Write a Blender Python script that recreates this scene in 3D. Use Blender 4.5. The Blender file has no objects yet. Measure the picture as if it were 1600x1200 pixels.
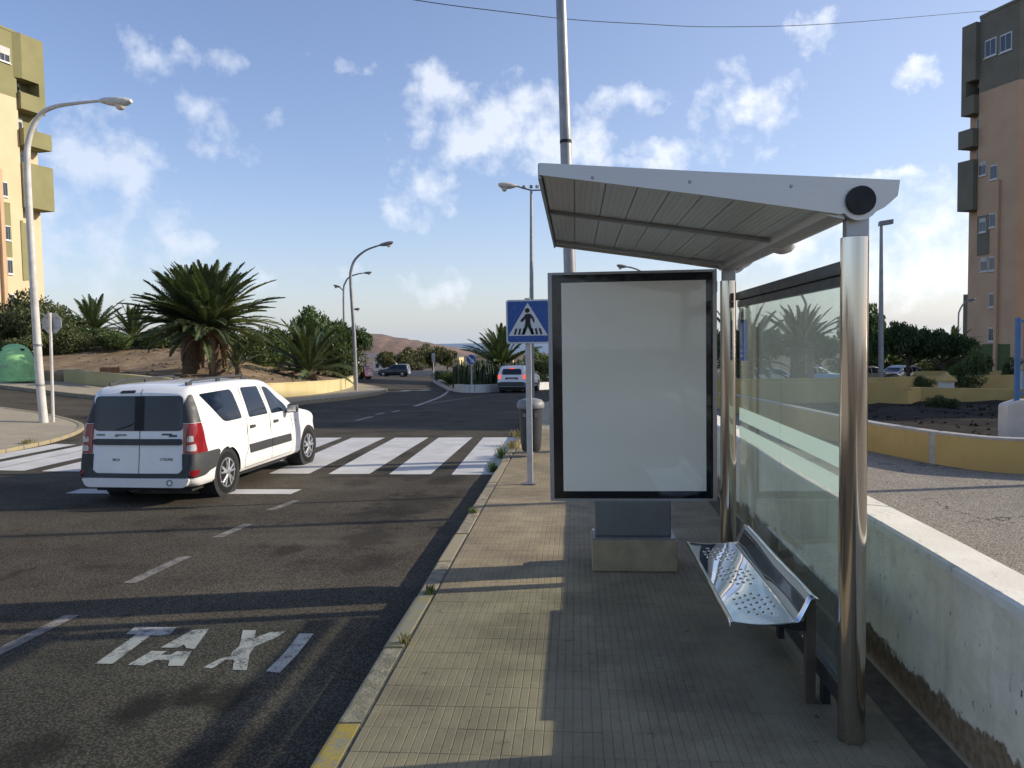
import bpy, bmesh, math, random
import numpy as np
from mathutils import Matrix, Vector
from mathutils.bvhtree import BVHTree
from mathutils.geometry import tessellate_polygon

scene = bpy.context.scene
COL = scene.collection
R = math.radians
pi = math.pi

# ------------------------------------------------------------------ camera
cam_data = bpy.data.cameras.new('camera')
cam_data.sensor_width = 36.0
cam_data.lens = 1230.0 / 1600.0 * 36.0
cam_data.clip_start = 0.05
cam_data.clip_end = 60000.0
cam = bpy.data.objects.new('camera', cam_data)
COL.objects.link(cam)
cam.matrix_world = (Matrix.Translation((0, 0, 2.0)) @ Matrix.Rotation(R(4.648), 4, 'Z')
                    @ Matrix.Rotation(R(86.947), 4, 'X') @ Matrix.Rotation(R(-0.9), 4, 'Z'))
scene.camera = cam

# ------------------------------------------------------------------ light
SUN_AZ = math.atan2(1.0, 0.195)        # from +Y towards +X
SUN_EL = R(24.3)
sun_dir = Vector((math.sin(SUN_AZ) * math.cos(SUN_EL), math.cos(SUN_AZ) * math.cos(SUN_EL), math.sin(SUN_EL)))
sl = bpy.data.lights.new('sun', 'SUN')
sl.energy = 3.75
sl.angle = R(0.53)
sl.color = (1.0, 0.91, 0.78)
so = bpy.data.objects.new('sun', sl)
COL.objects.link(so)
so.rotation_euler = sun_dir.to_track_quat('Z', 'Y').to_euler()

vs = scene.view_settings
vs.view_transform = 'Standard'
vs.look = 'None'
vs.exposure = 0.44
vs.gamma = 1.0
vs.use_curve_mapping = False
cy = scene.cycles
cy.max_bounces = 6
cy.diffuse_bounces = 3
cy.glossy_bounces = 4
cy.transmission_bounces = 4
cy.transparent_max_bounces = 10
cy.caustics_reflective = False
cy.caustics_refractive = False
cy.use_adaptive_sampling = True
cy.adaptive_threshold = 0.02

# ------------------------------------------------------------------ sky
world = bpy.data.worlds.new('World')
scene.world = world
world.use_nodes = True
world.cycles.sampling_method = 'MANUAL'
world.cycles.sample_map_resolution = 512
wt = world.node_tree
for n in list(wt.nodes):
    wt.nodes.remove(n)


def W(kind, **kw):
    n = wt.nodes.new(kind)
    for k, v in kw.items():
        setattr(n, k, v)
    return n


def wl(a, b):
    wt.links.new(a, b)


def wmath(op, a, b=None, c=None, clamp=False):
    n = W('ShaderNodeMath', operation=op, use_clamp=clamp)
    for i, x in enumerate((a, b, c)):
        if x is None:
            continue
        if isinstance(x, (int, float)):
            n.inputs[i].default_value = x
        else:
            wl(x, n.inputs[i])
    return n.outputs[0]


sky = W('ShaderNodeTexSky', sky_type='NISHITA')
sky.sun_disc = False
sky.sun_elevation = SUN_EL
sky.sun_rotation = SUN_AZ
sky.altitude = 40.0
sky.air_density = 1.0
sky.dust_density = 0.9
sky.ozone_density = 2.2
tc = W('ShaderNodeTexCoord')
sep = W('ShaderNodeSeparateXYZ')
wl(tc.outputs['Generated'], sep.inputs[0])
az = wmath('ARCTAN2', sep.outputs[0], sep.outputs[1])
el = wmath('ARCSINE', sep.outputs[2])
# wind-torn offset of the cloud field
nz = W('ShaderNodeTexNoise')
nz.inputs['Scale'].default_value = 20.0
nz.inputs['Detail'].default_value = 4.0
nz.inputs['Roughness'].default_value = 0.62
wl(tc.outputs['Generated'], nz.inputs['Vector'])
ns = W('ShaderNodeSeparateColor')
wl(nz.outputs['Color'], ns.inputs[0])
daz = wmath('MULTIPLY_ADD', ns.outputs[0], 0.075, -0.0375)
del_ = wmath('MULTIPLY_ADD', ns.outputs[1], 0.05, -0.025)
az2 = wmath('ADD', az, daz)
el2 = wmath('ADD', el, del_)
CLOUDS = [(-0.475, 0.318, 0.061, 0.020, 0.42), (-0.429, 0.262, 0.065, 0.031, 0.50), (-0.549, 0.204, 0.049, 0.039, 0.85),
          (-0.560, 0.148, 0.077, 0.039, 0.55), (-0.155, 0.298, 0.049, 0.024, 0.80), (-0.084, 0.261, 0.089, 0.037, 1.00),
          (-0.012, 0.237, 0.049, 0.031, 0.90), (-0.193, 0.183, 0.031, 0.037, 0.70), (0.075, 0.288, 0.042, 0.015, 0.75),
          (0.208, 0.254, 0.053, 0.045, 0.55), (0.389, 0.283, 0.021, 0.012, 1.00), (0.293, 0.342, 0.026, 0.016, 0.90),
          (-0.264, 0.327, 0.045, 0.010, 0.35), (-0.465, 0.117, 0.026, 0.013, 0.70), (-0.543, 0.104, 0.089, 0.037, 0.45),
          (0.423, 0.087, 0.120, 0.060, 0.80), (0.277, 0.103, 0.106, 0.049, 0.65), (0.082, 0.215, 0.057, 0.011, 0.70),
          (0.325, 0.179, 0.057, 0.008, 0.60), (-0.184, 0.069, 0.049, 0.018, 0.30), (-0.317, 0.078, 0.073, 0.018, 0.28),
          (0.113, 0.232, 0.041, 0.016, 0.50),
          # the sky beyond the frame carries on with the same scattered clouds
          (-1.0, 0.22, 0.12, 0.05, 0.7), (-1.9, 0.30, 0.16, 0.06, 0.7), (-2.7, 0.18, 0.16, 0.06, 0.7),
          (2.5, 0.28, 0.16, 0.06, 0.7), (1.6, 0.17, 0.14, 0.05, 0.7), (0.85, 0.22, 0.11, 0.05, 0.7), (-0.1, 0.58, 0.14, 0.06, 0.6), (2.2, 0.7, 0.2, 0.1, 0.6)]
mask = None
cvec = W('ShaderNodeCombineXYZ')
wl(az2, cvec.inputs[0])
wl(el2, cvec.inputs[1])
for (ca, ce, ra, re, st) in CLOUDS:
    va = W('ShaderNodeVectorMath', operation='MULTIPLY_ADD')
    wl(cvec.outputs[0], va.inputs[0])
    va.inputs[1].default_value = (0.62 / ra, 0.62 / re, 0)
    va.inputs[2].default_value = (-ca * 0.62 / ra, -ce * 0.62 / re, 0)
    vd = W('ShaderNodeVectorMath', operation='DOT_PRODUCT')
    wl(va.outputs[0], vd.inputs[0])
    wl(va.outputs[0], vd.inputs[1])
    m = wmath('MULTIPLY_ADD', vd.outputs['Value'], -0.62 * (0.5 + 0.5 * st), 0.5 + 0.5 * st, clamp=True)
    mask = m if mask is None else wmath('MAXIMUM', mask, m)
nf = W('ShaderNodeTexNoise')
nf.inputs['Scale'].default_value = 23.0
nf.inputs['Detail'].default_value = 6.0
nf.inputs['Roughness'].default_value = 0.56
wl(tc.outputs['Generated'], nf.inputs['Vector'])
dens = wmath('ADD', mask, wmath('MULTIPLY_ADD', nf.outputs['Fac'], 2.1, -1.56))
dens = wmath('MULTIPLY', dens, 1.9, clamp=True)
dens = wmath('MULTIPLY', wmath('POWER', dens, 1.15), 0.70)
# thin veil of humid air low over the sea
veil = wmath('MULTIPLY', wmath('POWER', wmath('SUBTRACT', 1.0, wmath('ABSOLUTE', el), clamp=True), 6.0), 0.55)
# air glows whiter towards the sun's side of the sky
dotn = W('ShaderNodeVectorMath', operation='DOT_PRODUCT')
wl(tc.outputs['Generated'], dotn.inputs[0])
dotn.inputs[1].default_value = tuple(sun_dir)
glow = wmath('MULTIPLY', wmath('MULTIPLY_ADD', dotn.outputs['Value'], 0.5, 0.5, clamp=True), 0.55)
veil = wmath('MULTIPLY', veil, wmath('ADD', wmath('POWER', glow, 1.2), 0.35))
low = wmath('MULTIPLY', wmath('POWER', wmath('SUBTRACT', 1.0, wmath('ABSOLUTE', el), clamp=True), 16.0), 0.72)
veil = wmath('MAXIMUM', veil, low)
side = wmath('MULTIPLY', wmath('POWER', wmath('MULTIPLY_ADD', dotn.outputs['Value'], 0.5, 0.5, clamp=True), 3.6), 1.0)
veil = wmath('MAXIMUM', veil, wmath('MULTIPLY', side, wmath('SUBTRACT', 1.0, wmath('ABSOLUTE', el), clamp=True)))
skymul = W('ShaderNodeMix', data_type='RGBA', blend_type='MULTIPLY')
skymul.inputs[0].default_value = 1.0
wl(sky.outputs[0], skymul.inputs[6])
skymul.inputs[7].default_value = (0.138, 0.128, 0.142, 1)
mixv = W('ShaderNodeMix', data_type='RGBA')
wl(veil, mixv.inputs[0])
wl(skymul.outputs[2], mixv.inputs[6])
mixv.inputs[7].default_value = (0.435, 0.51, 0.61, 1)
mixc = W('ShaderNodeMix', data_type='RGBA')
wl(dens, mixc.inputs[0])
wl(mixv.outputs[2], mixc.inputs[6])
# cloud body is brighter on the sun's side
crm = W('ShaderNodeMix', data_type='RGBA')
wl(wmath('MULTIPLY_ADD', dotn.outputs['Value'], 0.75, 0.45, clamp=True), crm.inputs[0])
crm.inputs[6].default_value = (0.50, 0.57, 0.70, 1)
crm.inputs[7].default_value = (0.92, 0.93, 0.95, 1)
wl(crm.outputs[2], mixc.inputs[7])
bg = W('ShaderNodeBackground')
bg.inputs['Strength'].default_value = 1.0
wl(mixc.outputs[2], bg.inputs['Color'])
wo = W('ShaderNodeOutputWorld')
wl(bg.outputs[0], wo.inputs['Surface'])


# ------------------------------------------------------------------ terrain
def softp(t, k):
    if t > 40 * k:
        return t
    return k * math.log1p(math.exp(t / k)) if t < 30 * k else t


def T(x, y):
    """height of the made-up ground (pavement level)"""
    return -0.032 * softp(y - 20, 4) + 0.06 * softp(-12 - x, 2) * max(0.0, min(1.0, (140 - y) / 60))


# ------------------------------------------------------------------ materials
MATS = {}


class NT:
    def __init__(self, name):
        m = bpy.data.materials.new(name)
        m.use_nodes = True
        self.m = m
        self.t = m.node_tree
        self.b = self.t.nodes['Principled BSDF']
        self.o = self.t.nodes['Material Output']
        self._tc = None
        MATS[name] = m

    def n(self, kind, **kw):
        x = self.t.nodes.new(kind)
        for k, v in kw.items():
            setattr(x, k, v)
        return x

    def l(self, a, b):
        self.t.links.new(a, b)

    def coord(self, which='Object'):
        if self._tc is None:
            self._tc = self.n('ShaderNodeTexCoord')
        return self._tc.outputs[which]

    def noise(self, scale, detail=4, rough=0.55, vec=None, stretch=None):
        x = self.n('ShaderNodeTexNoise')
        x.inputs['Scale'].default_value = scale
        x.inputs['Detail'].default_value = detail
        x.inputs['Roughness'].default_value = rough
        v = vec if vec is not None else self.coord()
        if stretch:
            mp = self.n('ShaderNodeMapping')
            mp.inputs['Scale'].default_value = stretch
            self.l(v, mp.inputs['Vector'])
            v = mp.outputs[0]
        self.l(v, x.inputs['Vector'])
        return x.outputs['Fac']

    def ramp(self, fac, lo, hi, a=0.0, b=1.0):
        x = self.n('ShaderNodeMapRange')
        x.clamp = True
        x.inputs[1].default_value = lo
        x.inputs[2].default_value = hi
        x.inputs[3].default_value = a
        x.inputs[4].default_value = b
        self.l(fac, x.inputs[0])
        return x.outputs[0]

    def math(self, op, a, b=None, clamp=False):
        x = self.n('ShaderNodeMath', operation=op, use_clamp=clamp)
        for i, y in enumerate((a, b)):
            if y is None:
                continue
            if isinstance(y, (int, float)):
                x.inputs[i].default_value = y
            else:
                self.l(y, x.inputs[i])
        return x.outputs[0]

    def mix(self, fac, a, b, mode='MIX'):
        x = self.n('ShaderNodeMix', data_type='RGBA', blend_type=mode)
        for i, y in ((0, fac), (6, a), (7, b)):
            if isinstance(y, (int, float)):
                x.inputs[i].default_value = y
            elif isinstance(y, tuple):
                x.inputs[i].default_value = (*y[:3], 1)
            else:
                self.l(y, x.inputs[i])
        return x.outputs[2]

    def base(self, c):
        if isinstance(c, tuple):
            self.b.inputs['Base Color'].default_value = (*c[:3], 1)
        else:
            self.l(c, self.b.inputs['Base Color'])

    def set(self, **kw):
        for k, v in kw.items():
            s = self.b.inputs[k.replace('_', ' ')]
            if isinstance(v, (int, float, tuple)):
                s.default_value = v
            else:
                self.l(v, s)

    def bump(self, h, strength=0.3, dist=0.01):
        x = self.n('ShaderNodeBump')
        x.inputs['Strength'].default_value = strength
        x.inputs['Distance'].default_value = dist
        self.l(h, x.inputs['Height'])
        self.l(x.outputs[0], self.b.inputs['Normal'])

    def pos(self):
        return self.n('ShaderNodeNewGeometry').outputs['Position']

    def rnd(self):
        return self.n('ShaderNodeObjectInfo').outputs['Random']


def plain(name, c, rough=0.6, metal=0.0, var=0.18, scale=6.0, bump=0.0, bscale=80.0, spec=0.5, coat=0.0):
    m = NT(name)
    d = tuple(x * (1 - var) for x in c)
    l_ = tuple(min(1, x * (1 + var * 0.7)) for x in c)
    f = m.noise(scale, 5, 0.6)
    m.base(m.mix(m.ramp(f, 0.3, 0.7), d, l_))
    m.set(Roughness=m.ramp(m.noise(scale * 2.3, 3), 0.3, 0.7, max(0.02, rough - 0.08), min(1, rough + 0.08)), Metallic=metal)
    m.b.inputs['Specular IOR Level'].default_value = spec if rough < 0.85 else 0.08
    if coat:
        m.b.inputs['Coat Weight'].default_value = coat
        m.b.inputs['Coat Roughness'].default_value = 0.04
    if bump:
        m.bump(m.noise(bscale, 3), bump, 0.01)
    return m.m


OIL = [(-2.62, 4.42, 0.20, 0.8), (-2.40, 4.58, 0.16, 0.8), (-2.15, 4.55, 0.20, 0.7), (-2.2, 10.4, 0.75, 0.6), (-2.45, 9.6, 0.6, 0.5), (-2.05, 12.3, 0.4, 0.6),
       (-2.35, 8.5, 0.45, 0.6), (-3.05, 8.0, 0.22, 0.6), (-3.4, 12.0, 0.35, 0.5), (-2.0, 7.6, 0.3, 0.5), (-2.9, 3.9, 0.22, 0.6), (-1.9, 3.9, 0.25, 0.5)]


# asphalt: warm worn grey, aggregate speckle, oil stains, hairline cracks
def asphalt(name, c1, c2, stains=True, crack=0.5):
    m = NT(name)
    big = m.noise(0.55, 7, 0.68)
    c = m.mix(m.ramp(big, 0.35, 0.68), c1, c2)
    sp_ = m.n('ShaderNodeTexVoronoi')
    sp_.inputs['Scale'].default_value = 58.0
    m.l(m.coord(), sp_.inputs['Vector'])
    spk = m.ramp(sp_.outputs['Distance'], 0.05, 0.6, 1.75, 0.55)
    c = m.mix(1.0, c, m_gray(m, spk), 'MULTIPLY')
    fine = m.noise(210, 2, 0.7)
    c = m.mix(1.0, c, m_gray(m, m.ramp(fine, 0.3, 0.7, 0.55, 1.5)), 'MULTIPLY')
    if stains:
        st = m.noise(0.9, 4, 0.55)
        c = m.mix(m.ramp(st, 0.58, 0.72, 0.0, 0.7), c, (0.018, 0.017, 0.016))
        st2 = m.noise(3.1, 3, 0.5, stretch=(1, 0.55, 1))
        c = m.mix(m.ramp(st2, 0.67, 0.75, 0.0, 0.55), c, (0.02, 0.018, 0.016))
        lt = m.noise(0.5, 4, 0.5, stretch=(0.35, 1.6, 1))
        c = m.mix(m.ramp(lt, 0.58, 0.75, 0.0, 0.35), c, tuple(x * 1.6 for x in c2))
    if stains:
        # oil drips where taxis and buses wait
        wob = m.noise(5.0, 5, 0.65)
        for (ox, oy, orr, of) in OIL:
            vm = m.n('ShaderNodeVectorMath', operation='MULTIPLY_ADD')
            m.l(m.coord(), vm.inputs[0])
            vm.inputs[1].default_value = (1 / orr, 0.62 / orr, 0)
            vm.inputs[2].default_value = (-ox / orr, -oy * 0.62 / orr, 0)
            ln = m.n('ShaderNodeVectorMath', operation='LENGTH')
            m.l(vm.outputs[0], ln.inputs[0])
            dd = m.math('ADD', ln.outputs['Value'], m.math('MULTIPLY', wob, 1.5))
            c = m.mix(m.ramp(dd, 1.15, 1.65, of, 0.0), c, (0.020, 0.018, 0.014))
    vr = m.n('ShaderNodeTexVoronoi', feature='DISTANCE_TO_EDGE')
    vr.inputs['Scale'].default_value = 0.42
    wv = m.n('ShaderNodeVectorMath', operation='ADD')
    nn = m.n('ShaderNodeTexNoise')
    nn.inputs['Scale'].default_value = 2.2
    nn.inputs['Detail'].default_value = 5
    m.l(m.coord(), nn.inputs['Vector'])
    scl = m.n('ShaderNodeVectorMath', operation='SCALE')
    scl.inputs[3].default_value = 0.9
    m.l(nn.outputs['Color'], scl.inputs[0])
    m.l(m.coord(), wv.inputs[0])
    m.l(scl.outputs[0], wv.inputs[1])
    m.l(wv.outputs[0], vr.inputs['Vector'])
    cr = m.ramp(vr.outputs['Distance'], 0.0, 0.007, crack, 0.0)
    cr = m.math('MULTIPLY', cr, m.ramp(m.noise(0.25, 2), 0.5, 0.6))
    c = m.mix(cr, c, (0.012, 0.011, 0.010))
    m.base(c)
    m.set(Roughness=0.88)
    m.b.inputs['Specular IOR Level'].default_value = 0.08
    m.bump(fine, 0.3, 0.004)
    return m.m


def m_gray(m, f):
    x = m.n('ShaderNodeCombineColor')
    for i in range(3):
        m.l(f, x.inputs[i])
    return x.outputs[0]


asphalt('asphalt', (0.068, 0.058, 0.043), (0.122, 0.105, 0.077))
asphalt('lot_paving', (0.30, 0.265, 0.205), (0.38, 0.335, 0.265), stains=False, crack=0.9)


def paint(name, c, lo=0.36, hi=0.46, under=(0.075, 0.068, 0.06)):
    m = NT(name)
    w = m.noise(7, 6, 0.68)
    w2 = m.noise(60, 3, 0.6)
    f = m.ramp(m.math('ADD', m.math('MULTIPLY', w, 0.6), m.math('MULTIPLY', w2, 0.4)), lo, hi)
    dirt = m.mix(m.ramp(m.noise(2.5, 5), 0.35, 0.7), tuple(x * 0.78 for x in c), c)
    m.base(m.mix(f, under, dirt))
    m.set(Roughness=0.75)
    m.bump(w2, 0.3, 0.004)


paint('zebra_paint', (0.62, 0.60, 0.55), 0.30, 0.37)
paint('worn_paint', (0.50, 0.47, 0.40), 0.40, 0.51)
paint('faint_paint', (0.30, 0.27, 0.22), 0.43, 0.58)
paint('kerb_yellow', (0.50, 0.345, 0.05), 0.40, 0.54, under=(0.26, 0.23, 0.185))
paint('kerb_yellow_worn', (0.42, 0.32, 0.11), 0.42, 0.60, under=(0.30, 0.265, 0.215))
plain('kerb_concrete', (0.33, 0.28, 0.195), 0.9, var=0.45, scale=7, bump=0.9, bscale=45)

# paving tile: each tile its own tint
m = NT('paving_tile')
oi = m.rnd()
c = m.mix(oi, (0.325, 0.265, 0.166), (0.372, 0.305, 0.192))
c = m.mix(m.ramp(oi, 0.90, 0.93, 0, 0.35), c, (0.22, 0.19, 0.145))
c = m.mix(m.ramp(m.noise(1.3, 7, 0.68, vec=m.pos()), 0.40, 0.62, 0, 0.75), c, (0.19, 0.155, 0.105))
c = m.mix(m.ramp(m.noise(9, 5, 0.6, vec=m.pos()), 0.63, 0.74, 0, 0.8), c, (0.07, 0.06, 0.05))
c = m.mix(1.0, c, m_gray(m, m.ramp(m.noise(150, 2, 0.6, vec=m.pos()), 0.3, 0.7, 0.84, 1.12)), 'MULTIPLY')
m.base(c)
m.set(Roughness=0.85)
m.b.inputs['Specular IOR Level'].default_value = 0.1
m.bump(m.noise(180, 3, vec=m.pos()), 0.35, 0.003)
plain('tile_joint', (0.17, 0.145, 0.105), 0.95, var=0.3, scale=12, bump=0.4)

# far paving (tiles too small to tell apart)
m = NT('far_paving')
br = m.n('ShaderNodeTexBrick')
br.offset = 0.0
br.inputs['Scale'].default_value = 1.0
br.inputs['Brick Width'].default_value = 0.25
br.inputs['Row Height'].default_value = 0.25
br.inputs['Mortar Size'].default_value = 0.008
br.inputs['Color1'].default_value = (0.35, 0.288, 0.185, 1)
br.inputs['Color2'].default_value = (0.40, 0.335, 0.22, 1)
br.inputs['Mortar'].default_value = (0.2, 0.175, 0.145, 1)
m.l(m.coord(), br.inputs['Vector'])
m.base(m.mix(m.ramp(m.noise(0.8, 5), 0.4, 0.7, 0, 0.5), br.outputs['Color'], (0.24, 0.21, 0.17)))
m.set(Roughness=0.9)

# painted retaining wall, peeled to brown render low down
m = NT('peeling_wall')
ps = m.n('ShaderNodeSeparateXYZ')
m.l(m.pos(), ps.inputs[0])
zz = ps.outputs[2]
c = m.mix(m.ramp(m.noise(2.6, 6, 0.65), 0.38, 0.64), (0.84, 0.74, 0.52), (0.92, 0.84, 0.64))
c = m.mix(m.ramp(m.noise(1.1, 4, 0.5, stretch=(1, 1, 0.5)), 0.50, 0.62, 0, 0.5), c, (0.66, 0.64, 0.56))
c = m.mix(m.ramp(m.noise(7, 5, 0.65, stretch=(1, 1, 0.18)), 0.52, 0.72, 0, 0.5), c, (0.50, 0.43, 0.30))
edge = m.math('ADD', zz, m.math('ADD', m.math('MULTIPLY', m.noise(2.2, 4, 0.6), 0.42), m.math('MULTIPLY', m.noise(24, 6, 0.75, stretch=(1, 1, 0.7)), 0.14)))
peel = m.ramp(edge, 0.475, 0.492, 1.0, 0.0)
flk = m.ramp(m.noise(15, 5, 0.7, stretch=(1, 1, 0.5)), 0.64, 0.67, 0, 0.85)
peel = m.math('MAXIMUM', peel, m.math('MULTIPLY', flk, m.ramp(zz, 0.85, 0.1, 0.15, 1.0)))
brown = m.mix(m.ramp(m.noise(20, 4), 0.4, 0.65), (0.21, 0.145, 0.08), (0.33, 0.24, 0.145))
gr = m.ramp(m.noise(1.4, 7, 0.72, stretch=(1, 1, 1.4)), 0.46, 0.64, 0, 0.6)
c = m.mix(gr, c, (0.58, 0.50, 0.36))
c = m.mix(peel, c, brown)
c = m.mix(m.ramp(m.noise(26, 3, 0.5, stretch=(1, 1, 0.55)), 0.70, 0.73, 0, 0.9), c, (0.06, 0.05, 0.04))
salt = m.ramp(m.math('ADD', zz, m.math('MULTIPLY', m.noise(18, 4), 0.05)), 0.030, 0.052, 1, 0)
c = m.mix(m.math('MULTIPLY', salt, 0.75), c, (0.42, 0.36, 0.27))
m.base(c)
m.set(Roughness=0.85)
m.b.inputs['Specular IOR Level'].default_value = 0.15
m.bump(m.math('ADD', m.math('MULTIPLY', peel, -1.2), m.noise(45, 5, 0.7)), 0.55, 0.012)
m = NT('wall_coping')
c = m.mix(m.ramp(m.noise(3, 5, 0.6), 0.4, 0.65), (0.72, 0.67, 0.55), (0.82, 0.77, 0.65))
c = m.mix(m.ramp(m.noise(11, 5, 0.7, stretch=(2.2, 0.6, 1)), 0.58, 0.7, 0, 0.7), c, (0.34, 0.31, 0.27))
m.base(c)
m.set(Roughness=0.8)
m.bump(m.noise(50, 5), 0.4, 0.008)
plain('gutter_dirt', (0.085, 0.075, 0.06), 0.95, var=0.5, scale=7, bump=0.6, bscale=50)


# metals
def brushed(name, c, rough, stretch, amp=0.12, metal=1.0):
    m = NT(name)
    f = m.noise(6, 4, 0.6, stretch=stretch)
    m.base(m.mix(m.ramp(f, 0.35, 0.65), tuple(x * 0.86 for x in c), c))
    m.set(Metallic=metal, Roughness=m.ramp(f, 0.3, 0.7, max(0.03, rough - amp), rough + amp))
    m.bump(m.noise(14, 3, 0.5, stretch=stretch), 0.05, 0.004)


brushed('stainless_post', (0.62, 0.57, 0.50), 0.12, (26, 26, 0.12), 0.05)
brushed('roof_aluminium', (0.62, 0.60, 0.56), 0.40, (1.5, 1.5, 30), metal=0.85)
brushed('plank_aluminium', (0.60, 0.60, 0.58), 0.40, (60, 0.6, 60), metal=0.85)
brushed('grey_aluminium', (0.40, 0.41, 0.42), 0.42, (20, 20, 0.3))
m = NT('mirror_steel')
m.base((0.72, 0.73, 0.74))
m.set(Metallic=1.0, Roughness=0.045)
m.bump(m.noise(3.4, 1, 0.3), 0.035, 0.05)
plain('dark_rail', (0.05, 0.052, 0.052), 0.32, metal=0.4)
plain('rubber_black', (0.015, 0.015, 0.016), 0.7)
plain('black_gloss', (0.008, 0.010, 0.014), 0.09, var=0.05, spec=0.6)
plain('galvanised', (0.30, 0.30, 0.295), 0.5, metal=0.55, var=0.2, scale=3)
plain('galvanised_pale', (0.46, 0.46, 0.44), 0.5, metal=0.35, var=0.18, scale=3)
plain('pole_paint', (0.58, 0.55, 0.50), 0.55, var=0.2, scale=4)
plain('lamp_shell', (0.62, 0.62, 0.60), 0.45)
plain('lamp_dark', (0.22, 0.22, 0.21), 0.5)
plain('lamp_bowl', (0.62, 0.56, 0.46), 0.25, spec=0.6)
plain('pedestal_grey', (0.16, 0.165, 0.15), 0.5, var=0.12)
plain('raw_concrete', (0.40, 0.32, 0.20), 0.9, var=0.22, scale=6, bump=0.5)

# poster case face: pale translucent sheet behind glass
m = NT('light_box_sheet')
c = m.mix(m.ramp(m.noise(1.6, 4), 0.35, 0.7), (0.88, 0.84, 0.70), (0.92, 0.88, 0.76))
m.base(c)
m.set(Roughness=0.6)
m.b.inputs['Coat Weight'].default_value = 1.0
m.b.inputs['Coat Roughness'].default_value = 0.03


def sheet_glass(name, tint, ior=1.5, boost=1.0, haze=0.0):
    m = NT(name)
    tr = m.n('ShaderNodeBsdfTransparent')
    tr.inputs['Color'].default_value = (*tint, 1)
    gl = m.n('ShaderNodeBsdfGlossy')
    gl.inputs['Roughness'].default_value = 0.02
    gl.inputs['Color'].default_value = (0.95, 1, 0.98, 1)
    fr = m.n('ShaderNodeFresnel')
    fr.inputs['IOR'].default_value = ior
    ms = m.n('ShaderNodeMixShader')
    bf_ = m.n('ShaderNodeNewGeometry').outputs['Backfacing']
    m.l(m.ramp(bf_, 0, 1, ior, 1 / ior), fr.inputs['IOR'])
    m.l(m.math('MULTIPLY', fr.outputs[0], boost, clamp=True), ms.inputs[0])
    m.l(tr.outputs[0], ms.inputs[1])
    m.l(gl.outputs[0], ms.inputs[2])
    out = ms.outputs[0]
    if haze:
        df = m.n('ShaderNodeBsdfDiffuse')
        df.inputs['Color'].default_value = (0.55, 0.60, 0.56, 1)
        tl = m.n('ShaderNodeBsdfTranslucent')
        tl.inputs['Color'].default_value = (0.55, 0.60, 0.56, 1)
        ad = m.n('ShaderNodeMixShader')
        ad.inputs[0].default_value = 0.5
        m.l(df.outputs[0], ad.inputs[1])
        m.l(tl.outputs[0], ad.inputs[2])
        m2 = m.n('ShaderNodeMixShader')
        dirt = m.ramp(m.noise(3.0, 5, 0.65, stretch=(1, 1, 0.3)), 0.3, 0.75, haze * 0.5, haze * 1.5)
        m.l(dirt, m2.inputs[0])
        m.l(out, m2.inputs[1])
        m.l(ad.outputs[0], m2.inputs[2])
        out = m2.outputs[0]
    m.l(out, m.o.inputs['Surface'])
    return m


sheet_glass('shelter_glass', (0.90, 0.95, 0.925), 1.5, 1.0, haze=0.055)
sheet_glass('clear_glass', (0.92, 0.95, 0.94))
m = NT('frosted_film')
tr = m.n('ShaderNodeBsdfTransparent')
df = m.n('ShaderNodeBsdfDiffuse')
df.inputs['Color'].default_value = (0.66, 0.74, 0.69, 1)
tl = m.n('ShaderNodeBsdfTranslucent')
tl.inputs['Color'].default_value = (0.66, 0.74, 0.69, 1)
a = m.n('ShaderNodeMixShader')
a.inputs[0].default_value = 0.55
m.l(df.outputs[0], a.inputs[1])
m.l(tl.outputs[0], a.inputs[2])
b = m.n('ShaderNodeMixShader')
b.inputs[0].default_value = 0.72
m.l(tr.outputs[0], b.inputs[1])
m.l(a.outputs[0], b.inputs[2])
m.l(b.outputs[0], m.o.inputs['Surface'])

# vehicles
plain('car_white', (0.84, 0.82, 0.77), 0.35, var=0.03, coat=0.6)
plain('car_red', (0.30, 0.05, 0.06), 0.35, var=0.03, coat=0.6)
plain('car_navy', (0.016, 0.022, 0.035), 0.3, var=0.05, coat=0.7)
plain('car_blue', (0.04, 0.16, 0.42), 0.3, var=0.05, coat=0.7)
plain('car_silver', (0.42, 0.43, 0.44), 0.32, metal=0.5, var=0.05, coat=0.6)
plain('car_grey', (0.10, 0.105, 0.11), 0.32, metal=0.3, var=0.05, coat=0.6)
plain('car_plastic', (0.042, 0.043, 0.043), 0.55, var=0.15)
plain('car_glass', (0.006, 0.012, 0.026), 0.02, var=0.05, spec=0.42)
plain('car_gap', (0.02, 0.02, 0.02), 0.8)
plain('tyre', (0.022, 0.022, 0.022), 0.85)
plain('rim_silver', (0.62, 0.62, 0.61), 0.28, metal=0.85, var=0.06)
plain('lens_red', (0.24, 0.010, 0.013), 0.12, var=0.1, spec=0.7)
plain('lens_clear', (0.52, 0.50, 0.48), 0.14, var=0.1, spec=0.7)
plain('lens_orange', (0.55, 0.22, 0.04), 0.15, var=0.1, spec=0.7)
m = NT('brake_light')
m.base((0.5, 0.02, 0.02))
m.b.inputs['Emission Color'].default_value = (1, 0.12, 0.08, 1)
m.b.inputs['Emission Strength'].default_value = 0.9
plain('plate_white', (0.7, 0.7, 0.68), 0.5)
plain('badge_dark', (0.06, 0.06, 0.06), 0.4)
plain('bench_leg', (0.15, 0.125, 0.095), 0.45, metal=0.5)

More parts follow.
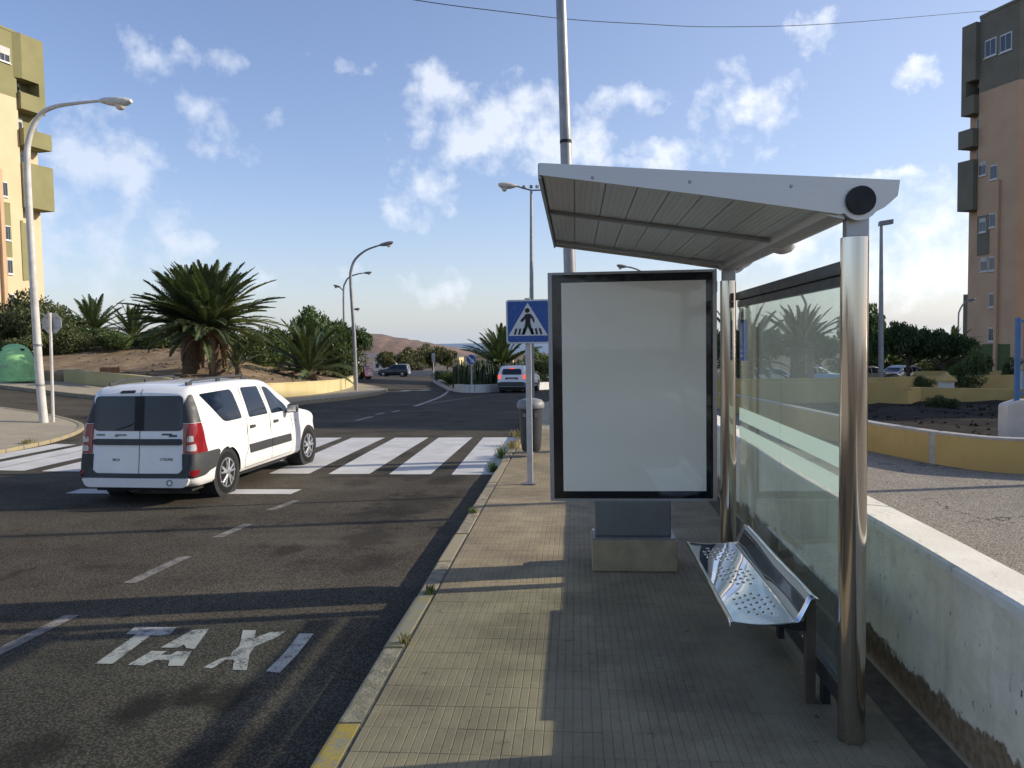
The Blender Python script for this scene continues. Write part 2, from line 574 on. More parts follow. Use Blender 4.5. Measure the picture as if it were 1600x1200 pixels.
# signs
m = NT('sign_blue')
c = m.mix(m.ramp(m.noise(40, 5, 0.7), 0.5, 0.72, 0, 0.6), (0.022, 0.085, 0.30), (0.14, 0.22, 0.42))
m.base(c)
m.set(Roughness=0.5)
plain('sign_white', (0.66, 0.67, 0.66), 0.5, var=0.08, scale=20)
plain('sign_black', (0.012, 0.012, 0.012), 0.5)
plain('sign_back', (0.42, 0.43, 0.44), 0.5, metal=0.3)
plain('sign_red', (0.45, 0.03, 0.03), 0.5)
plain('sticker_blue', (0.03, 0.12, 0.48), 0.4)
plain('sticker_lime', (0.62, 0.70, 0.35), 0.5)
plain('fence_blue', (0.05, 0.15, 0.33), 0.45)
plain('igloo_green', (0.30, 0.60, 0.26), 0.75, var=0.2, scale=3)
plain('igloo_smudge', (0.42, 0.60, 0.42), 0.6)

# soil, plants
plain('earth', (0.19, 0.135, 0.085), 0.95, var=0.35, scale=1.2, bump=0.8, bscale=9)
plain('sandy_earth', (0.25, 0.18, 0.11), 0.95, var=0.42, scale=0.9, bump=0.9, bscale=5)
plain('black_soil', (0.036, 0.029, 0.023), 0.95, var=0.45, scale=2.2, bump=0.9, bscale=14)
plain('stone_orange', (0.42, 0.20, 0.10), 0.85, var=0.25, scale=4, bump=0.6)


def leafmat(name, c1, c2, tr=0.25, scale=1.0):
    m = NT(name)
    oi = m.n('ShaderNodeObjectInfo')
    f = m.noise(scale, 3, 0.6, vec=m.pos())
    c = m.mix(m.ramp(f, 0.35, 0.65), c1, c2)
    c = m.mix(1.0, c, m_gray(m, m.ramp(oi.outputs['Random'], 0, 1, 0.72, 1.25)), 'MULTIPLY')
    m.base(c)
    m.set(Roughness=0.5)
    m.b.inputs['Specular IOR Level'].default_value = 0.35
    tl = m.n('ShaderNodeBsdfTranslucent')
    m.l(m.mix(1.0, c, (1.2, 1.35, 0.6), 'MULTIPLY'), tl.inputs['Color'])
    ms = m.n('ShaderNodeMixShader')
    ms.inputs[0].default_value = tr
    m.l(m.b.outputs[0], ms.inputs[1])
    m.l(tl.outputs[0], ms.inputs[2])
    m.l(ms.outputs[0], m.o.inputs['Surface'])


leafmat('palm_leaf', (0.066, 0.090, 0.040), (0.135, 0.165, 0.075), 0.28)
leafmat('palm_leaf_yellow', (0.22, 0.20, 0.05), (0.30, 0.25, 0.07), 0.25)
leafmat('palm_leaf_dry', (0.20, 0.145, 0.085), (0.29, 0.215, 0.13), 0.1)
leafmat('shrub_leaf', (0.048, 0.078, 0.024), (0.115, 0.145, 0.048), 0.28, 0.8)
leafmat('pine_leaf', (0.070, 0.088, 0.032), (0.135, 0.145, 0.060), 0.25, 0.7)
leafmat('tree_leaf', (0.040, 0.068, 0.026), (0.085, 0.13, 0.042), 0.3, 0.8)
leafmat('olive_leaf', (0.10, 0.105, 0.040), (0.155, 0.14, 0.060), 0.2, 0.6)
leafmat('weed_leaf', (0.06, 0.11, 0.025), (0.13, 0.17, 0.05), 0.3, 4.0)
leafmat('dry_weed', (0.26, 0.21, 0.09), (0.36, 0.29, 0.13), 0.2, 4.0)
leafmat('cactus_green', (0.035, 0.055, 0.025), (0.065, 0.085, 0.040), 0.05, 0.9)
plain('palm_trunk', (0.135, 0.095, 0.065), 0.95, var=0.45, scale=9, bump=0.8, bscale=25)
plain('bark', (0.10, 0.078, 0.058), 0.95, var=0.35, scale=6, bump=0.8, bscale=22)

# buildings
plain('plaster_cream', (0.66, 0.53, 0.33), 0.9, var=0.07, scale=0.35, bump=0.2, bscale=12)
plain('plaster_olive', (0.27, 0.25, 0.125), 0.9, var=0.12, scale=0.4, bump=0.2, bscale=12)
plain('plaster_brown', (0.56, 0.385, 0.245), 0.9, var=0.1, scale=0.4, bump=0.2, bscale=12)
plain('plaster_dark', (0.20, 0.185, 0.14), 0.9, var=0.16, scale=0.5, bump=0.2, bscale=12)
plain('plaster_green', (0.10, 0.14, 0.06), 0.9)
plain('window_white', (0.68, 0.68, 0.66), 0.5, var=0.05)
plain('window_pane', (0.03, 0.04, 0.05), 0.06, var=0.1, spec=0.7)
plain('shutter', (0.52, 0.50, 0.46), 0.6)
plain('awning_blue', (0.03, 0.16, 0.32), 0.6)
m = NT('wall_ochre')
c = m.mix(m.ramp(m.noise(1.5, 5), 0.35, 0.7), (0.46, 0.315, 0.105), (0.53, 0.375, 0.135))
c = m.mix(m.ramp(m.noise(5, 5, 0.65, stretch=(1, 1, 0.3)), 0.62, 0.75, 0, 0.5), c, (0.36, 0.25, 0.12))
m.base(c)
m.set(Roughness=0.88)
m.bump(m.noise(40, 4), 0.25, 0.006)
m = NT('wall_pale_yellow')
c = m.mix(m.ramp(m.noise(1.0, 5), 0.35, 0.7), (0.55, 0.44, 0.20), (0.64, 0.53, 0.28))
m.base(c)
m.set(Roughness=0.88)
plain('coping_grey', (0.42, 0.40, 0.36), 0.85, var=0.2, bump=0.3)
plain('white_render', (0.62, 0.58, 0.52), 0.85, var=0.15, scale=2, bump=0.3)
plain('island_white', (0.68, 0.66, 0.62), 0.8, var=0.15, scale=1)
m = NT('hill_rock')
vz = m.n('ShaderNodeTexVoronoi')
vz.inputs['Scale'].default_value = 0.16
m.l(m.coord(), vz.inputs['Vector'])
c = m.mix(m.ramp(m.noise(0.02, 6, 0.65), 0.35, 0.65), (0.165, 0.105, 0.085), (0.25, 0.17, 0.13))
c = m.mix(m.ramp(vz.outputs['Distance'], 0.1, 0.8, 0.55, 0.0), c, (0.11, 0.085, 0.065))
m.base(c)
m.set(Roughness=0.95)
plain('far_land', (0.17, 0.14, 0.105), 0.95, var=0.3, scale=0.05)
plain('far_grey_land', (0.17, 0.16, 0.155), 0.95, var=0.2, scale=0.03)
m = NT('sea_water')
m.base((0.018, 0.055, 0.115))
m.set(Roughness=0.32)
m.b.inputs['Specular IOR Level'].default_value = 0.4
m.bump(m.noise(0.08, 5, 0.6), 0.4, 3.0)


# ------------------------------------------------------------------ mesh helpers
def tag(o, label=None, cat=None, group=None, kind=None):
    if label:
        o['label'] = label
    if cat:
        o['category'] = cat
    if group:
        o['group'] = group
    if kind:
        o['kind'] = kind
    return o


def thing(name, label, cat, loc=(0, 0, 0), rotz=0.0, group=None, kind=None):
    o = bpy.data.objects.new(name, None)
    o.empty_display_size = 0.2
    COL.objects.link(o)
    o.location = loc
    o.rotation_euler = (0, 0, rotz)
    return tag(o, label, cat, group, kind)


def mesh_obj(name, verts, faces, mat, parent=None, smooth=False, angle=None):
    me = bpy.data.meshes.new(name)
    me.from_pydata([tuple(v) for v in verts], [], faces)
    me.materials.append(MATS[mat])
    if smooth:
        me.polygons.foreach_set('use_smooth', [True] * len(me.polygons))
        if angle:
            me.set_sharp_from_angle(angle=R(angle))
    me.update()
    o = bpy.data.objects.new(name, me)
    COL.objects.link(o)
    if parent is not None:
        o.parent = parent
    return o


def inst(src, name, parent=None, loc=None, rot=None, scale=None):
    o = src.copy()
    o.name = name
    COL.objects.link(o)
    o.parent = parent
    if loc is not None:
        o.location = loc
    if rot is not None:
        o.rotation_euler = rot
    if scale is not None:
        o.scale = scale
    return o


def copy_tree(o, parent=None):
    c = o.copy()
    COL.objects.link(c)
    c.parent = parent
    for ch in list(o.children):
        copy_tree(ch, c)
    return c


class MB:
    """collects shapes into one mesh"""

    def __init__(self):
        self.v = []
        self.f = []

    def raw(self, verts, faces):
        n = len(self.v)
        self.v += [tuple(p) for p in verts]
        self.f += [tuple(i + n for i in f) for f in faces]
        return self

    def box(self, c, s, rz=0.0, bev=0.0):
        hx, hy, hz = s[0] / 2, s[1] / 2, s[2] / 2
        if bev <= 0:
            vs_ = [(x, y, z) for z in (-hz, hz) for y in (-hy, hy) for x in (-hx, hx)]
            fs = [(0, 2, 3, 1), (4, 5, 7, 6), (0, 1, 5, 4), (2, 6, 7, 3), (0, 4, 6, 2), (1, 3, 7, 5)]
        else:
            bm = bmesh.new()
            bmesh.ops.create_cube(bm, size=1.0)
            for v in bm.verts:
                v.co = Vector((v.co.x * s[0], v.co.y * s[1], v.co.z * s[2]))
            bmesh.ops.bevel(bm, geom=bm.edges[:], offset=bev, segments=2, affect='EDGES', profile=0.5)
            bm.verts.index_update()
            vs_ = [tuple(v.co) for v in bm.verts]
            fs = [tuple(v.index for v in f.verts) for f in bm.faces]
            bm.free()
        cs, sn = math.cos(rz), math.sin(rz)
        return self.raw([(c[0] + x * cs - y * sn, c[1] + x * sn + y * cs, c[2] + z) for x, y, z in vs_], fs)

    def box2(self, a, b, bev=0.0):
        return self.box([(a[i] + b[i]) / 2 for i in range(3)], [abs(b[i] - a[i]) for i in range(3)], bev=bev)

    def tube(self, path, radii, n=12, caps=True, up=None):
        path = [Vector(p) for p in path]
        if isinstance(radii, (int, float)):
            radii = [radii] * len(path)
        rings = []
        prev = None
        for i, p in enumerate(path):
            if i == 0:
                d = path[1] - path[0]
            elif i == len(path) - 1:
                d = path[-1] - path[-2]
            else:
                d = (path[i + 1] - path[i]).normalized() + (path[i] - path[i - 1]).normalized()
            d.normalize()
            if prev is None:
                a = Vector((0, 0, 1)) if abs(d.z) < 0.9 else Vector((1, 0, 0))
                x = d.cross(a).normalized()
            else:
                x = (prev - d * prev.dot(d)).normalized()
            prev = x
            y = d.cross(x)
            rings.append([p + (x * math.cos(2 * pi * k / n) + y * math.sin(2 * pi * k / n)) * radii[i] for k in range(n)])
        vs_ = [v for r in rings for v in r]
        fs = []
        for i in range(len(path) - 1):
            for k in range(n):
                fs.append((i * n + k, i * n + (k + 1) % n, (i + 1) * n + (k + 1) % n, (i + 1) * n + k))
        if caps:
            fs.append(tuple(reversed(range(n))))
            fs.append(tuple(range((len(path) - 1) * n, len(path) * n)))
        return self.raw(vs_, fs)

    def lathe(self, c, prof, n=24, axis='z'):
        vs_, fs = [], []
        for (r, z) in prof:
            for k in range(n):
                a = 2 * pi * k / n
                p = (r * math.cos(a), r * math.sin(a), z)
                if axis == 'y':
                    p = (p[0], p[2], p[1])
                elif axis == 'x':
                    p = (p[2], p[0], p[1])
                vs_.append((c[0] + p[0], c[1] + p[1], c[2] + p[2]))
        for i in range(len(prof) - 1):
            for k in range(n):
                fs.append((i * n + k, i * n + (k + 1) % n, (i + 1) * n + (k + 1) % n, (i + 1) * n + k))
        fs.append(tuple(reversed(range(n))))
        fs.append(tuple(range((len(prof) - 1) * n, len(prof) * n)))
        return self.raw(vs_, fs)

    def prism(self, poly, a, b, axis='y'):
        """poly in the two other axes (x,z for y; x,y for z; y,z for x), extruded from a to b"""
        n = len(poly)
        vs_ = []
        for t in (a, b):
            for (p, q) in poly:
                vs_.append({'y': (p, t, q), 'z': (p, q, t), 'x': (t, p, q)}[axis])
        fs = []
        tri = tessellate_polygon([[Vector((p, q, 0)) for p, q in poly]])
        for t in tri:
            fs.append(tuple(t))
            fs.append(tuple(n + i for i in reversed(t)))
        for i in range(n):
            fs.append((i, (i + 1) % n, n + (i + 1) % n, n + i))
        return self.raw(vs_, fs)

    def build(self, name, mat, parent=None, smooth=False, angle=None, world=False):
        vs_ = self.v
        if world and parent is not None:
            l = parent.matrix_basis.translation if parent.parent is None else parent.parent.location
            vs_ = [(x - l[0], y - l[1], z - l[2]) for x, y, z in vs_]
        o = mesh_obj(name, vs_, self.f, mat, parent, False)
        bm = bmesh.new()
        bm.from_mesh(o.data)
        bmesh.ops.recalc_face_normals(bm, faces=bm.faces[:])
        bm.to_mesh(o.data)
        bm.free()
        if smooth:
            o.data.polygons.foreach_set('use_smooth', [True] * len(o.data.polygons))
            o.data.set_sharp_from_angle(angle=R(angle or 35))
        return o


def rpoly(pts, r, seg=4):
    """round the corners of a polygon"""
    out = []
    n = len(pts)
    for i in range(n):
        p = Vector(pts[i][:2])
        rr = pts[i][2] if len(pts[i]) > 2 else r
        a = Vector(pts[i - 1][:2]) - p
        b = Vector(pts[(i + 1) % n][:2]) - p
        k = min(rr, a.length * 0.49, b.length * 0.49)
        if k < 1e-5:
            out.append((p.x, p.y))
            continue
        p0 = p + a.normalized() * k
        p1 = p + b.normalized() * k
        for s in range(seg + 1):
            t = s / seg
            q = p0 * (1 - t) ** 2 + p * 2 * t * (1 - t) + p1 * t * t
            out.append((q.x, q.y))
    return out


def poly_grid(poly, cell):
    """triangulated 2D polygon cut along a grid so that it can follow a curved surface"""
    bm = bmesh.new()
    vs_ = [bm.verts.new((p[0], p[1], 0)) for p in poly]
    es = [bm.edges.new((vs_[i], vs_[(i + 1) % len(vs_)])) for i in range(len(vs_))]
    bmesh.ops.triangle_fill(bm, edges=es, use_beauty=True)
    xs = [p[0] for p in poly]
    ys = [p[1] for p in poly]
    for ax, lo, hi in ((0, min(xs), max(xs)), (1, min(ys), max(ys))):
        k = math.floor(lo / cell) + 1
        while k * cell < hi:
            co = Vector((k * cell if ax == 0 else 0, k * cell if ax == 1 else 0, 0))
            no = Vector((1, 0, 0)) if ax == 0 else Vector((0, 1, 0))
            bmesh.ops.bisect_plane(bm, geom=bm.verts[:] + bm.edges[:] + bm.faces[:], dist=1e-5, plane_co=co, plane_no=no)
            k += 1
    for f in bm.faces:
        if f.normal.z < 0:
            f.normal_flip()
    return bm


def sheet(name, poly, off, mat, cell=2.0, depth=0.0, hfun=None, parent=None, kind='structure'):
    """ground sheet following the terrain; depth gives it edges"""
    bm = poly_grid(poly, cell)
    hf = hfun or T
    for v in bm.verts:
        v.co.z = hf(v.co.x, v.co.y) + off
    if depth:
        be = [e for e in bm.edges if e.is_boundary]
        r = bmesh.ops.extrude_edge_only(bm, edges=be)
        for g in r['geom']:
            if isinstance(g, bmesh.types.BMVert):
                g.co.z -= depth
        bmesh.ops.recalc_face_normals(bm, faces=bm.faces[:])
        if sum(f.normal.z for f in bm.faces) < 0:
            for f in bm.faces:
                f.normal_flip()
    me = bpy.data.meshes.new(name)
    bm.to_mesh(me)
    bm.free()
    me.materials.append(MATS[mat])
    o = bpy.data.objects.new(name, me)
    COL.objects.link(o)
    if parent is not None:
        o.parent = parent
    elif kind:
        o['kind'] = kind
    return o


def strip_wall(path, th, hb, ht, mat, name, parent, cap=None, capmat=None, capname='coping', base_drop=0.4):
    """low wall along a path; hb/ht functions of index or terrain offset"""
    path = [Vector((p[0], p[1])) for p in path]
    n = len(path)
    left, right = [], []
    for i in range(n):
        d = (path[min(i + 1, n - 1)] - path[max(i - 1, 0)]).normalized()
        nn = Vector((-d.y, d.x))
        left.append(path[i] + nn * th / 2)
        right.append(path[i] - nn * th / 2)
    vs_, fs = [], []
    for i in range(n):
        z0 = T(*path[i]) - base_drop
        z1 = ht(i)
        vs_ += [(*left[i], z0), (*right[i], z0), (*right[i], z1), (*left[i], z1)]
    for i in range(n - 1):
        a, b = i * 4, (i + 1) * 4
        for k in range(4):
            fs.append((a + k, a + (k + 1) % 4, b + (k + 1) % 4, b + k))
    fs.append((3, 2, 1, 0))
    e = (n - 1) * 4
    fs.append((e, e + 1, e + 2, e + 3))
    o = MB().raw(vs_, fs).build(name, mat, parent, world=parent is not None)
    if cap:
        vs_, fs2 = [], []
        for i in range(n):
            d = (path[min(i + 1, n - 1)] - path[max(i - 1, 0)]).normalized()
            nn = Vector((-d.y, d.x)) * (th / 2 + 0.012)
            z1 = ht(i) + 0.002
            a, b = path[i] + nn, path[i] - nn
            vs_ += [(*a, z1), (*b, z1), (*b, z1 + cap), (*a, z1 + cap)]
        MB().raw(vs_, fs).build(capname, capmat, parent, world=True)
    return o


def smooth_path(pts, per=6):
    out = []
    P = [Vector(p) for p in pts]
    for i in range(len(P) - 1):
        p0, p1, p2, p3 = P[max(i - 1, 0)], P[i], P[i + 1], P[min(i + 2, len(P) - 1)]
        for s in range(per):
            t = s / per
            out.append(0.5 * ((2 * p1) + (p2 - p0) * t + (2 * p0 - 5 * p1 + 4 * p2 - p3) * t * t + (3 * p1 - p0 - 3 * p2 + p3) * t ** 3))
    out.append(P[-1])
    return out


# ------------------------------------------------------------------ large setting
rng = random.Random(7)


def far_ground(x, y):
    z = T(x, y) - 0.35
    if y > 230:
        t = min(1.0, (y - 230) / 480)
        z = -7.1 - 2.0 * t
    if y > 740:
        z = -9.1 - min(1.0, (y - 740) / 260) * 40
    if x < -60:
        z += -0.03 * (-60 - x) * 0.2
    if y < 230 and x > 40:
        z -= min(3.0, (x - 40) * 0.05)
    return z


xs = sorted(set([-900, -700, -500, -400, -300, -220, -170, -130, -100] + list(range(-80, 84, 4)) + [100, 130, 170, 220, 300, 400, 500, 700, 900]))
ys = sorted(set([-200, -120, -60, -40] + list(range(-24, 200, 4)) + [215, 229, 231, 260, 300, 360, 430, 520, 620, 710, 740, 760, 800, 860, 930, 1000, 1010]))
gv = [(x, y, far_ground(x, y)) for y in ys for x in xs]
nx = len(xs)
gf = [(j * nx + i, j * nx + i + 1, (j + 1) * nx + i + 1, (j + 1) * nx + i) for j in range(len(ys) - 1) for i in range(nx - 1)]
mesh_obj('ground', gv, gf, 'far_land', smooth=True)['kind'] = 'structure'
sea_v = [(-60000, 600, -48), (60000, 600, -48), (60000, 60000, -48), (-60000, 60000, -48)]
mesh_obj('sea', sea_v, [(0, 1, 2, 3)], 'sea_water')['kind'] = 'structure'

# headland
hp = [(-900, 8), (-700, 14), (-520, 17), (-430, 16), (-351, 16), (-297, 18.5), (-251, 16.5), (-214, 11.4), (-176, 4.6), (-132, -5), (-95, -15), (-50, -30), (-10, -44)]
hv, hf = [], []
rows = [(-150, 0.0), (-110, 0.25), (-70, 0.62), (-30, 0.9), (0, 1.0), (60, 0.85), (140, 0.4), (220, 0.0)]
dense = []
for i in range(len(hp) - 1):
    for k in range(6):
        t = k / 6
        dense.append((hp[i][0] * (1 - t) + hp[i + 1][0] * t, hp[i][1] * (1 - t) + hp[i + 1][1] * t))
for (dy, fr) in rows:
    for (x, z) in dense:
        j = rng.uniform(-1, 1)
        hv.append((x + j * 3, 900 + dy + rng.uniform(-4, 4), -48 + (z + 48) * fr + j * 0.45 * (fr > 0)))
nd = len(dense)
hf = [(j * nd + i, j * nd + i + 1, (j + 1) * nd + i + 1, (j + 1) * nd + i) for j in range(len(rows) - 1) for i in range(nd - 1)]
mesh_obj('headland_hill', hv, hf, 'hill_rock', smooth=True)['kind'] = 'structure'
# grey quarry terrace in front of the headland
mesh_obj('quarry_terrace', [(-330, 620, -14), (-150, 620, -14), (-175, 700, -6.2), (-330, 700, -2.5), (-172, 720, -14), (-330, 720, -14)],
         [(0, 1, 2, 3), (3, 2, 4, 5)], 'far_grey_land')['kind'] = 'structure'

# carriageway: one asphalt sheet, all raised ground lies on top of it
sheet('road', [(-70, -12), (-1.2, -12), (-1.2, 30), (0.6, 46), (6, 62), (14, 72), (30, 80), (30, 150), (-70, 150)], -0.15, 'asphalt', 1.5)

# ---- near pavement: slab, tiles, kerb
sheet('pavement_bed', [(-1.16, -6), (1.9, -6), (1.9, 46), (0.66, 46), (-1.16, 30)], -0.008, 'tile_joint', 2.0)
pav = thing('pavement', None, None, (0, 0, 0), kind='structure')
TS = 0.25


def tile_mesh():
    mb = MB()
    g, d, w = 0.0048, 0.0030, TS / 5
    y0, y1 = 0.0012, TS - 0.0012
    for k in range(5):
        a, b = k * w + g * 0.5, (k + 1) * w - g * 0.5
        mb.raw([(a - g * 0.45, y0, -d), (a + 0.0015, y0 + 0.0025, 0), (b - 0.0015, y0 + 0.0025, 0), (b + g * 0.45, y0, -d),
                (a - g * 0.45, y1, -d), (a + 0.0015, y1 - 0.0025, 0), (b - 0.0015, y1 - 0.0025, 0), (b + g * 0.45, y1, -d)],
               [(0, 1, 5, 4), (1, 2, 6, 5), (2, 3, 7, 6), (0, 3, 2, 1), (4, 5, 6, 7)])
    return mb


proto = tile_mesh().build('paving_tile', 'paving_tile', pav)
NXT, Y0T, ROWS = 11, 3.45, 27
first = True
for j in range(ROWS):
    for i in range(NXT):
        x = -1.135 + i * TS
        y = Y0T + j * TS
        loc = (x, y, T(x, y) + rng.uniform(-0.0009, 0.0008))
        rot = (rng.uniform(-0.003, 0.003), rng.uniform(-0.003, 0.003), rng.uniform(-0.003, 0.003))
        o = proto if first else inst(proto, 'paving_tile', pav)
        first = False
        o.location = loc
        o.rotation_euler = rot
base_v, base_f = list(tile_mesh().v), list(tile_mesh().f)
rest = MB()
for j in range(-14, 60):
    if 0 <= j < ROWS:
        continue
    for i in range(NXT):
        x, y = -1.135 + i * TS, Y0T + j * TS
        z = T(x, y) + rng.uniform(-0.002, 0.0015)
        rest.raw([(px + x, py + y, pz + z) for px, py, pz in base_v], base_f)
rs = rest.build('paving_tile', 'paving_tile', pav)
rs['kind'] = 'stuff'
sheet('far_paving', [(-1.15, Y0T + 60 * TS), (1.62, Y0T + 60 * TS), (1.62, 46), (0.7, 46), (-1.15, 30)], -0.003, 'far_paving', 2.0, parent=pav)
# mortar strip and gutter at the foot of the wall
sheet('wall_foot_gutter', [(1.616, -3), (1.83, -3), (1.83, 20), (1.616, 20)], -0.008, 'gutter_dirt', 2.0, parent=pav)

kerb = thing('kerb', None, None, (0, 0, 0), kind='structure')


def kerb_mesh(L=0.985):
    prof = rpoly([(-0.145, -0.20, 0), (0.0, -0.20, 0), (0.0, 0.0, 0.006), (-0.135, -0.004, 0.022)], 0.01, 3)
    return MB().prism([(x, z) for x, z in prof], 0.0, L, 'y')


kp = {}
for mn in ('kerb_concrete', 'kerb_yellow', 'kerb_yellow_worn'):
    kp[mn] = None
for k in range(-3, 34):
    y = 2.98 + k * 1.03
    mn = 'kerb_concrete'
    if k in (-1, 0):
        mn = 'kerb_yellow'
    elif k in (2, 4, 8, 9):
        mn = 'kerb_yellow_worn'
    if kp[mn] is None:
        kp[mn] = o = kerb_mesh(1.012).build('kerb_stone', mn, kerb)
    else:
        o = inst(kp[mn], 'kerb_stone', kerb)
    x = -1.155 + (0 if y < 30 else (y - 30) * 0.115)
    o.location = (x + rng.uniform(-0.008, 0.004), y, T(x, y) + rng.uniform(-0.012, 0.006))
    o.rotation_euler = (-0.032 * (1 if y > 20 else 0), 0, rng.uniform(-0.006, 0.006) - (0.115 if y > 30 else 0))

# ---- corner pavement on the left, side street, far-left pavement
corner = smooth_path([(-11.75, -6), (-11.75, 4), (-11.75, 10), (-11.78, 14.5), (-12.1, 17.3), (-13.3, 20.0), (-15.6, 22.2), (-18.5, 23.9), (-30, 30), (-45, 38)], 5)
cp = [(p.x, p.y) for p in corner] + [(-60, 30), (-60, -6)]
o = sheet('corner_pavement', cp, -0.09, 'far_paving', 2.0, depth=0.16)
lk = thing('corner_kerb', None, None, kind='structure')
for i in range(6, len(corner) - 8):
    a, b = corner[i], corner[i + 1]
    d = (b - a)
    L = d.length
    nn = Vector((d.y, -d.x)).normalized() * 0.07
    mid = (a + b) / 2 + nn * 0.95
    mb = MB().box((0, 0, -0.09), (L - 0.012, 0.14, 0.2), bev=0.014)
    st = mb.build('kerb_stone', 'kerb_yellow_worn' if 14 < i < 24 else 'kerb_concrete', lk)
    st.location = (mid.x, mid.y, T(mid.x, mid.y) - 0.082)
    st.rotation_euler = (0, -math.atan2(T(b.x, b.y) - T(a.x, a.y), L), math.atan2(d.y, d.x))

flank = smooth_path([(-60, 51), (-40, 41), (-27, 34.4), (-20.2, 30.7), (-16, 29.2), (-13.2, 28.8), (-11.7, 30.0), (-11.4, 33), (-11.0, 36), (-11.0, 40), (-11.2, 44), (-12.2, 49.5), (-15, 56), (-19, 63)], 5)
fp = [(p.x, p.y) for p in flank] + [(-30, 66), (-60, 66)]
sheet('far_pavement', fp, 0.0, 'far_paving', 2.0, depth=0.16)
fk = thing('far_kerb', None, None, kind='structure')
for i in range(8, len(flank) - 4):
    a, b = flank[i], flank[i + 1]
    d = (b - a)
    L = d.length
    nn = Vector((d.y, -d.x)).normalized() * 0.066
    mid = (a + b) / 2 + nn
    st = MB().box((0, 0, -0.09), (L - 0.012, 0.13, 0.2)).build('kerb_stone', 'kerb_concrete', fk)
    st.location = (mid.x, mid.y, T(mid.x, mid.y) + 0.006)
    st.rotation_euler = (0, -math.atan2(T(b.x, b.y) - T(a.x, a.y), L), math.atan2(d.y, d.x))

# planted bank behind the low yellow wall on the left
bank_edge = smooth_path([(-26.9, 39.6), (-24.8, 38.2), (-22.9, 37.45), (-18.5, 34.6), (-15.2, 32.6), (-13.6, 33.0), (-13.25, 35.5), (-13.2, 38.8), (-13.7, 44), (-14.75, 50.2), (-16.4, 56.6)], 5)
bank_poly = [(p.x, p.y) for p in bank_edge] + [(-22, 78), (-75, 82), (-75, 46), (-40, 43)]
bsegs = [(bank_edge[i], bank_edge[i + 1]) for i in range(len(bank_edge) - 1)] + [(Vector((-40, 43)), bank_edge[0]), (Vector((-75, 46)), Vector((-40, 43)))]


def bank_h(x, y):
    p = Vector((x, y))
    dm = 1e9
    for a, b in bsegs:
        ab = b - a
        t = max(0, min(1, (p - a).dot(ab) / ab.length_squared))
        dm = min(dm, (p - (a + ab * t)).length)
    t = min(1.0, dm / 13.0)
    t = t * t * (3 - 2 * t)
    rip = 0.10 * math.sin(x * 1.1 + y * 0.7) * math.sin(y * 0.9 - x * 0.4) * min(1, dm / 2)
    return T(x, y) + 0.38 + 1.75 * t + rip


sheet('earth_bank', bank_poly, 0.0, 'sandy_earth', 1.5, depth=1.0, hfun=bank_h)

# ---- walled lot on the right
sheet('car_park', [(2.0, -8), (60, -8), (60, 62), (14, 66), (3.2, 46), (2.0, 30)], -0.006, 'lot_paving', 3.0)


# ------------------------------------------------------------------ road markings
MK = -0.146
zeb = thing('pedestrian_crossing', None, None, kind='structure')
x = -1.37
for k in range(9):
    xr = x - k * 1.045
    w = 0.70
    y0 = 12.75 + 0.04 * k
    y1 = 18.1 + 0.03 * k
    if k == 0:
        xr = -1.36
    slant = -0.0
    if k >= 8:
        y1 = 17.8 - (k - 8) * 0.6
    sheet('stripe', rpoly([(xr - w, y0), (xr, y0), (xr + slant, y1), (xr - w - 0.1 + slant, y1)], 0.02, 2), MK, 'zebra_paint', 2.0, parent=zeb)
for (xa, xb, ya, yb) in ((-10.85, -10.35, 11.4, 17.0), (-11.6, -11.1, 10.4, 16.6)):
    sheet('stripe', rpoly([(xa, ya), (xb, ya), (xb, yb), (xa, yb)], 0.02, 2), MK + 0.008, 'zebra_paint', 0.5, parent=zeb)
give = thing('stop_line', None, None, kind='structure')
sheet('line', [(-7.6, 11.05), (-4.15, 11.05), (-4.12, 11.42), (-7.6, 11.42)], MK, 'zebra_paint', 2.0, parent=give)
lane = thing('lane_line', None, None, kind='structure')
for (a, b, c_, d, mt) in [(-4.10, 6.8, -4.02, 7.7, 'faint_paint'), (-4.06, 8.5, -3.98, 9.15, 'faint_paint'), (-4.02, 9.95, -3.90, 10.6, 'faint_paint'),
                          (-4.14, 4.95, -4.08, 5.95, 'faint_paint'), (-6.62, 23.2, -6.55, 24.8, 'worn_paint'), (-6.68, 25.8, -6.62, 26.7, 'worn_paint'),
                          (-6.45, 27.1, -6.38, 28.0, 'worn_paint')]:
    sheet('dash', [(a - 0.06, b), (a + 0.06, b), (c_ + 0.06, d), (c_ - 0.06, d)], MK, mt, 2.0, parent=lane)
ed = smooth_path([(-6.43, 31), (-6.7, 36), (-7.2, 42), (-8.2, 50), (-9.3, 57)], 4)
sheet('solid_line', [(p.x - 0.09, p.y) for p in ed] + [(p.x + 0.09, p.y) for p in reversed(ed)], MK, 'worn_paint', 2.0, parent=lane)
ed = smooth_path([(-6.2, 33), (-5.6, 38), (-4.4, 43), (-2.8, 47)], 4)
sheet('solid_line', [(p.x - 0.07, p.y) for p in ed] + [(p.x + 0.07, p.y) for p in reversed(ed)], MK, 'faint_paint', 2.0, parent=lane)
arr = thing('direction_arrow', None, None, kind='structure')
sheet('arrow_mark', [(-11.3, 49.6), (-10.9, 49.6), (-10.8, 51.0), (-10.3, 51.3), (-10.3, 50.2), (-9.5, 51.6), (-10.3, 53.2), (-10.3, 52.2), (-11.2, 51.7)], MK, 'worn_paint', 2.0, parent=arr)
taxi = thing('taxi_lettering', None, None, kind='structure')
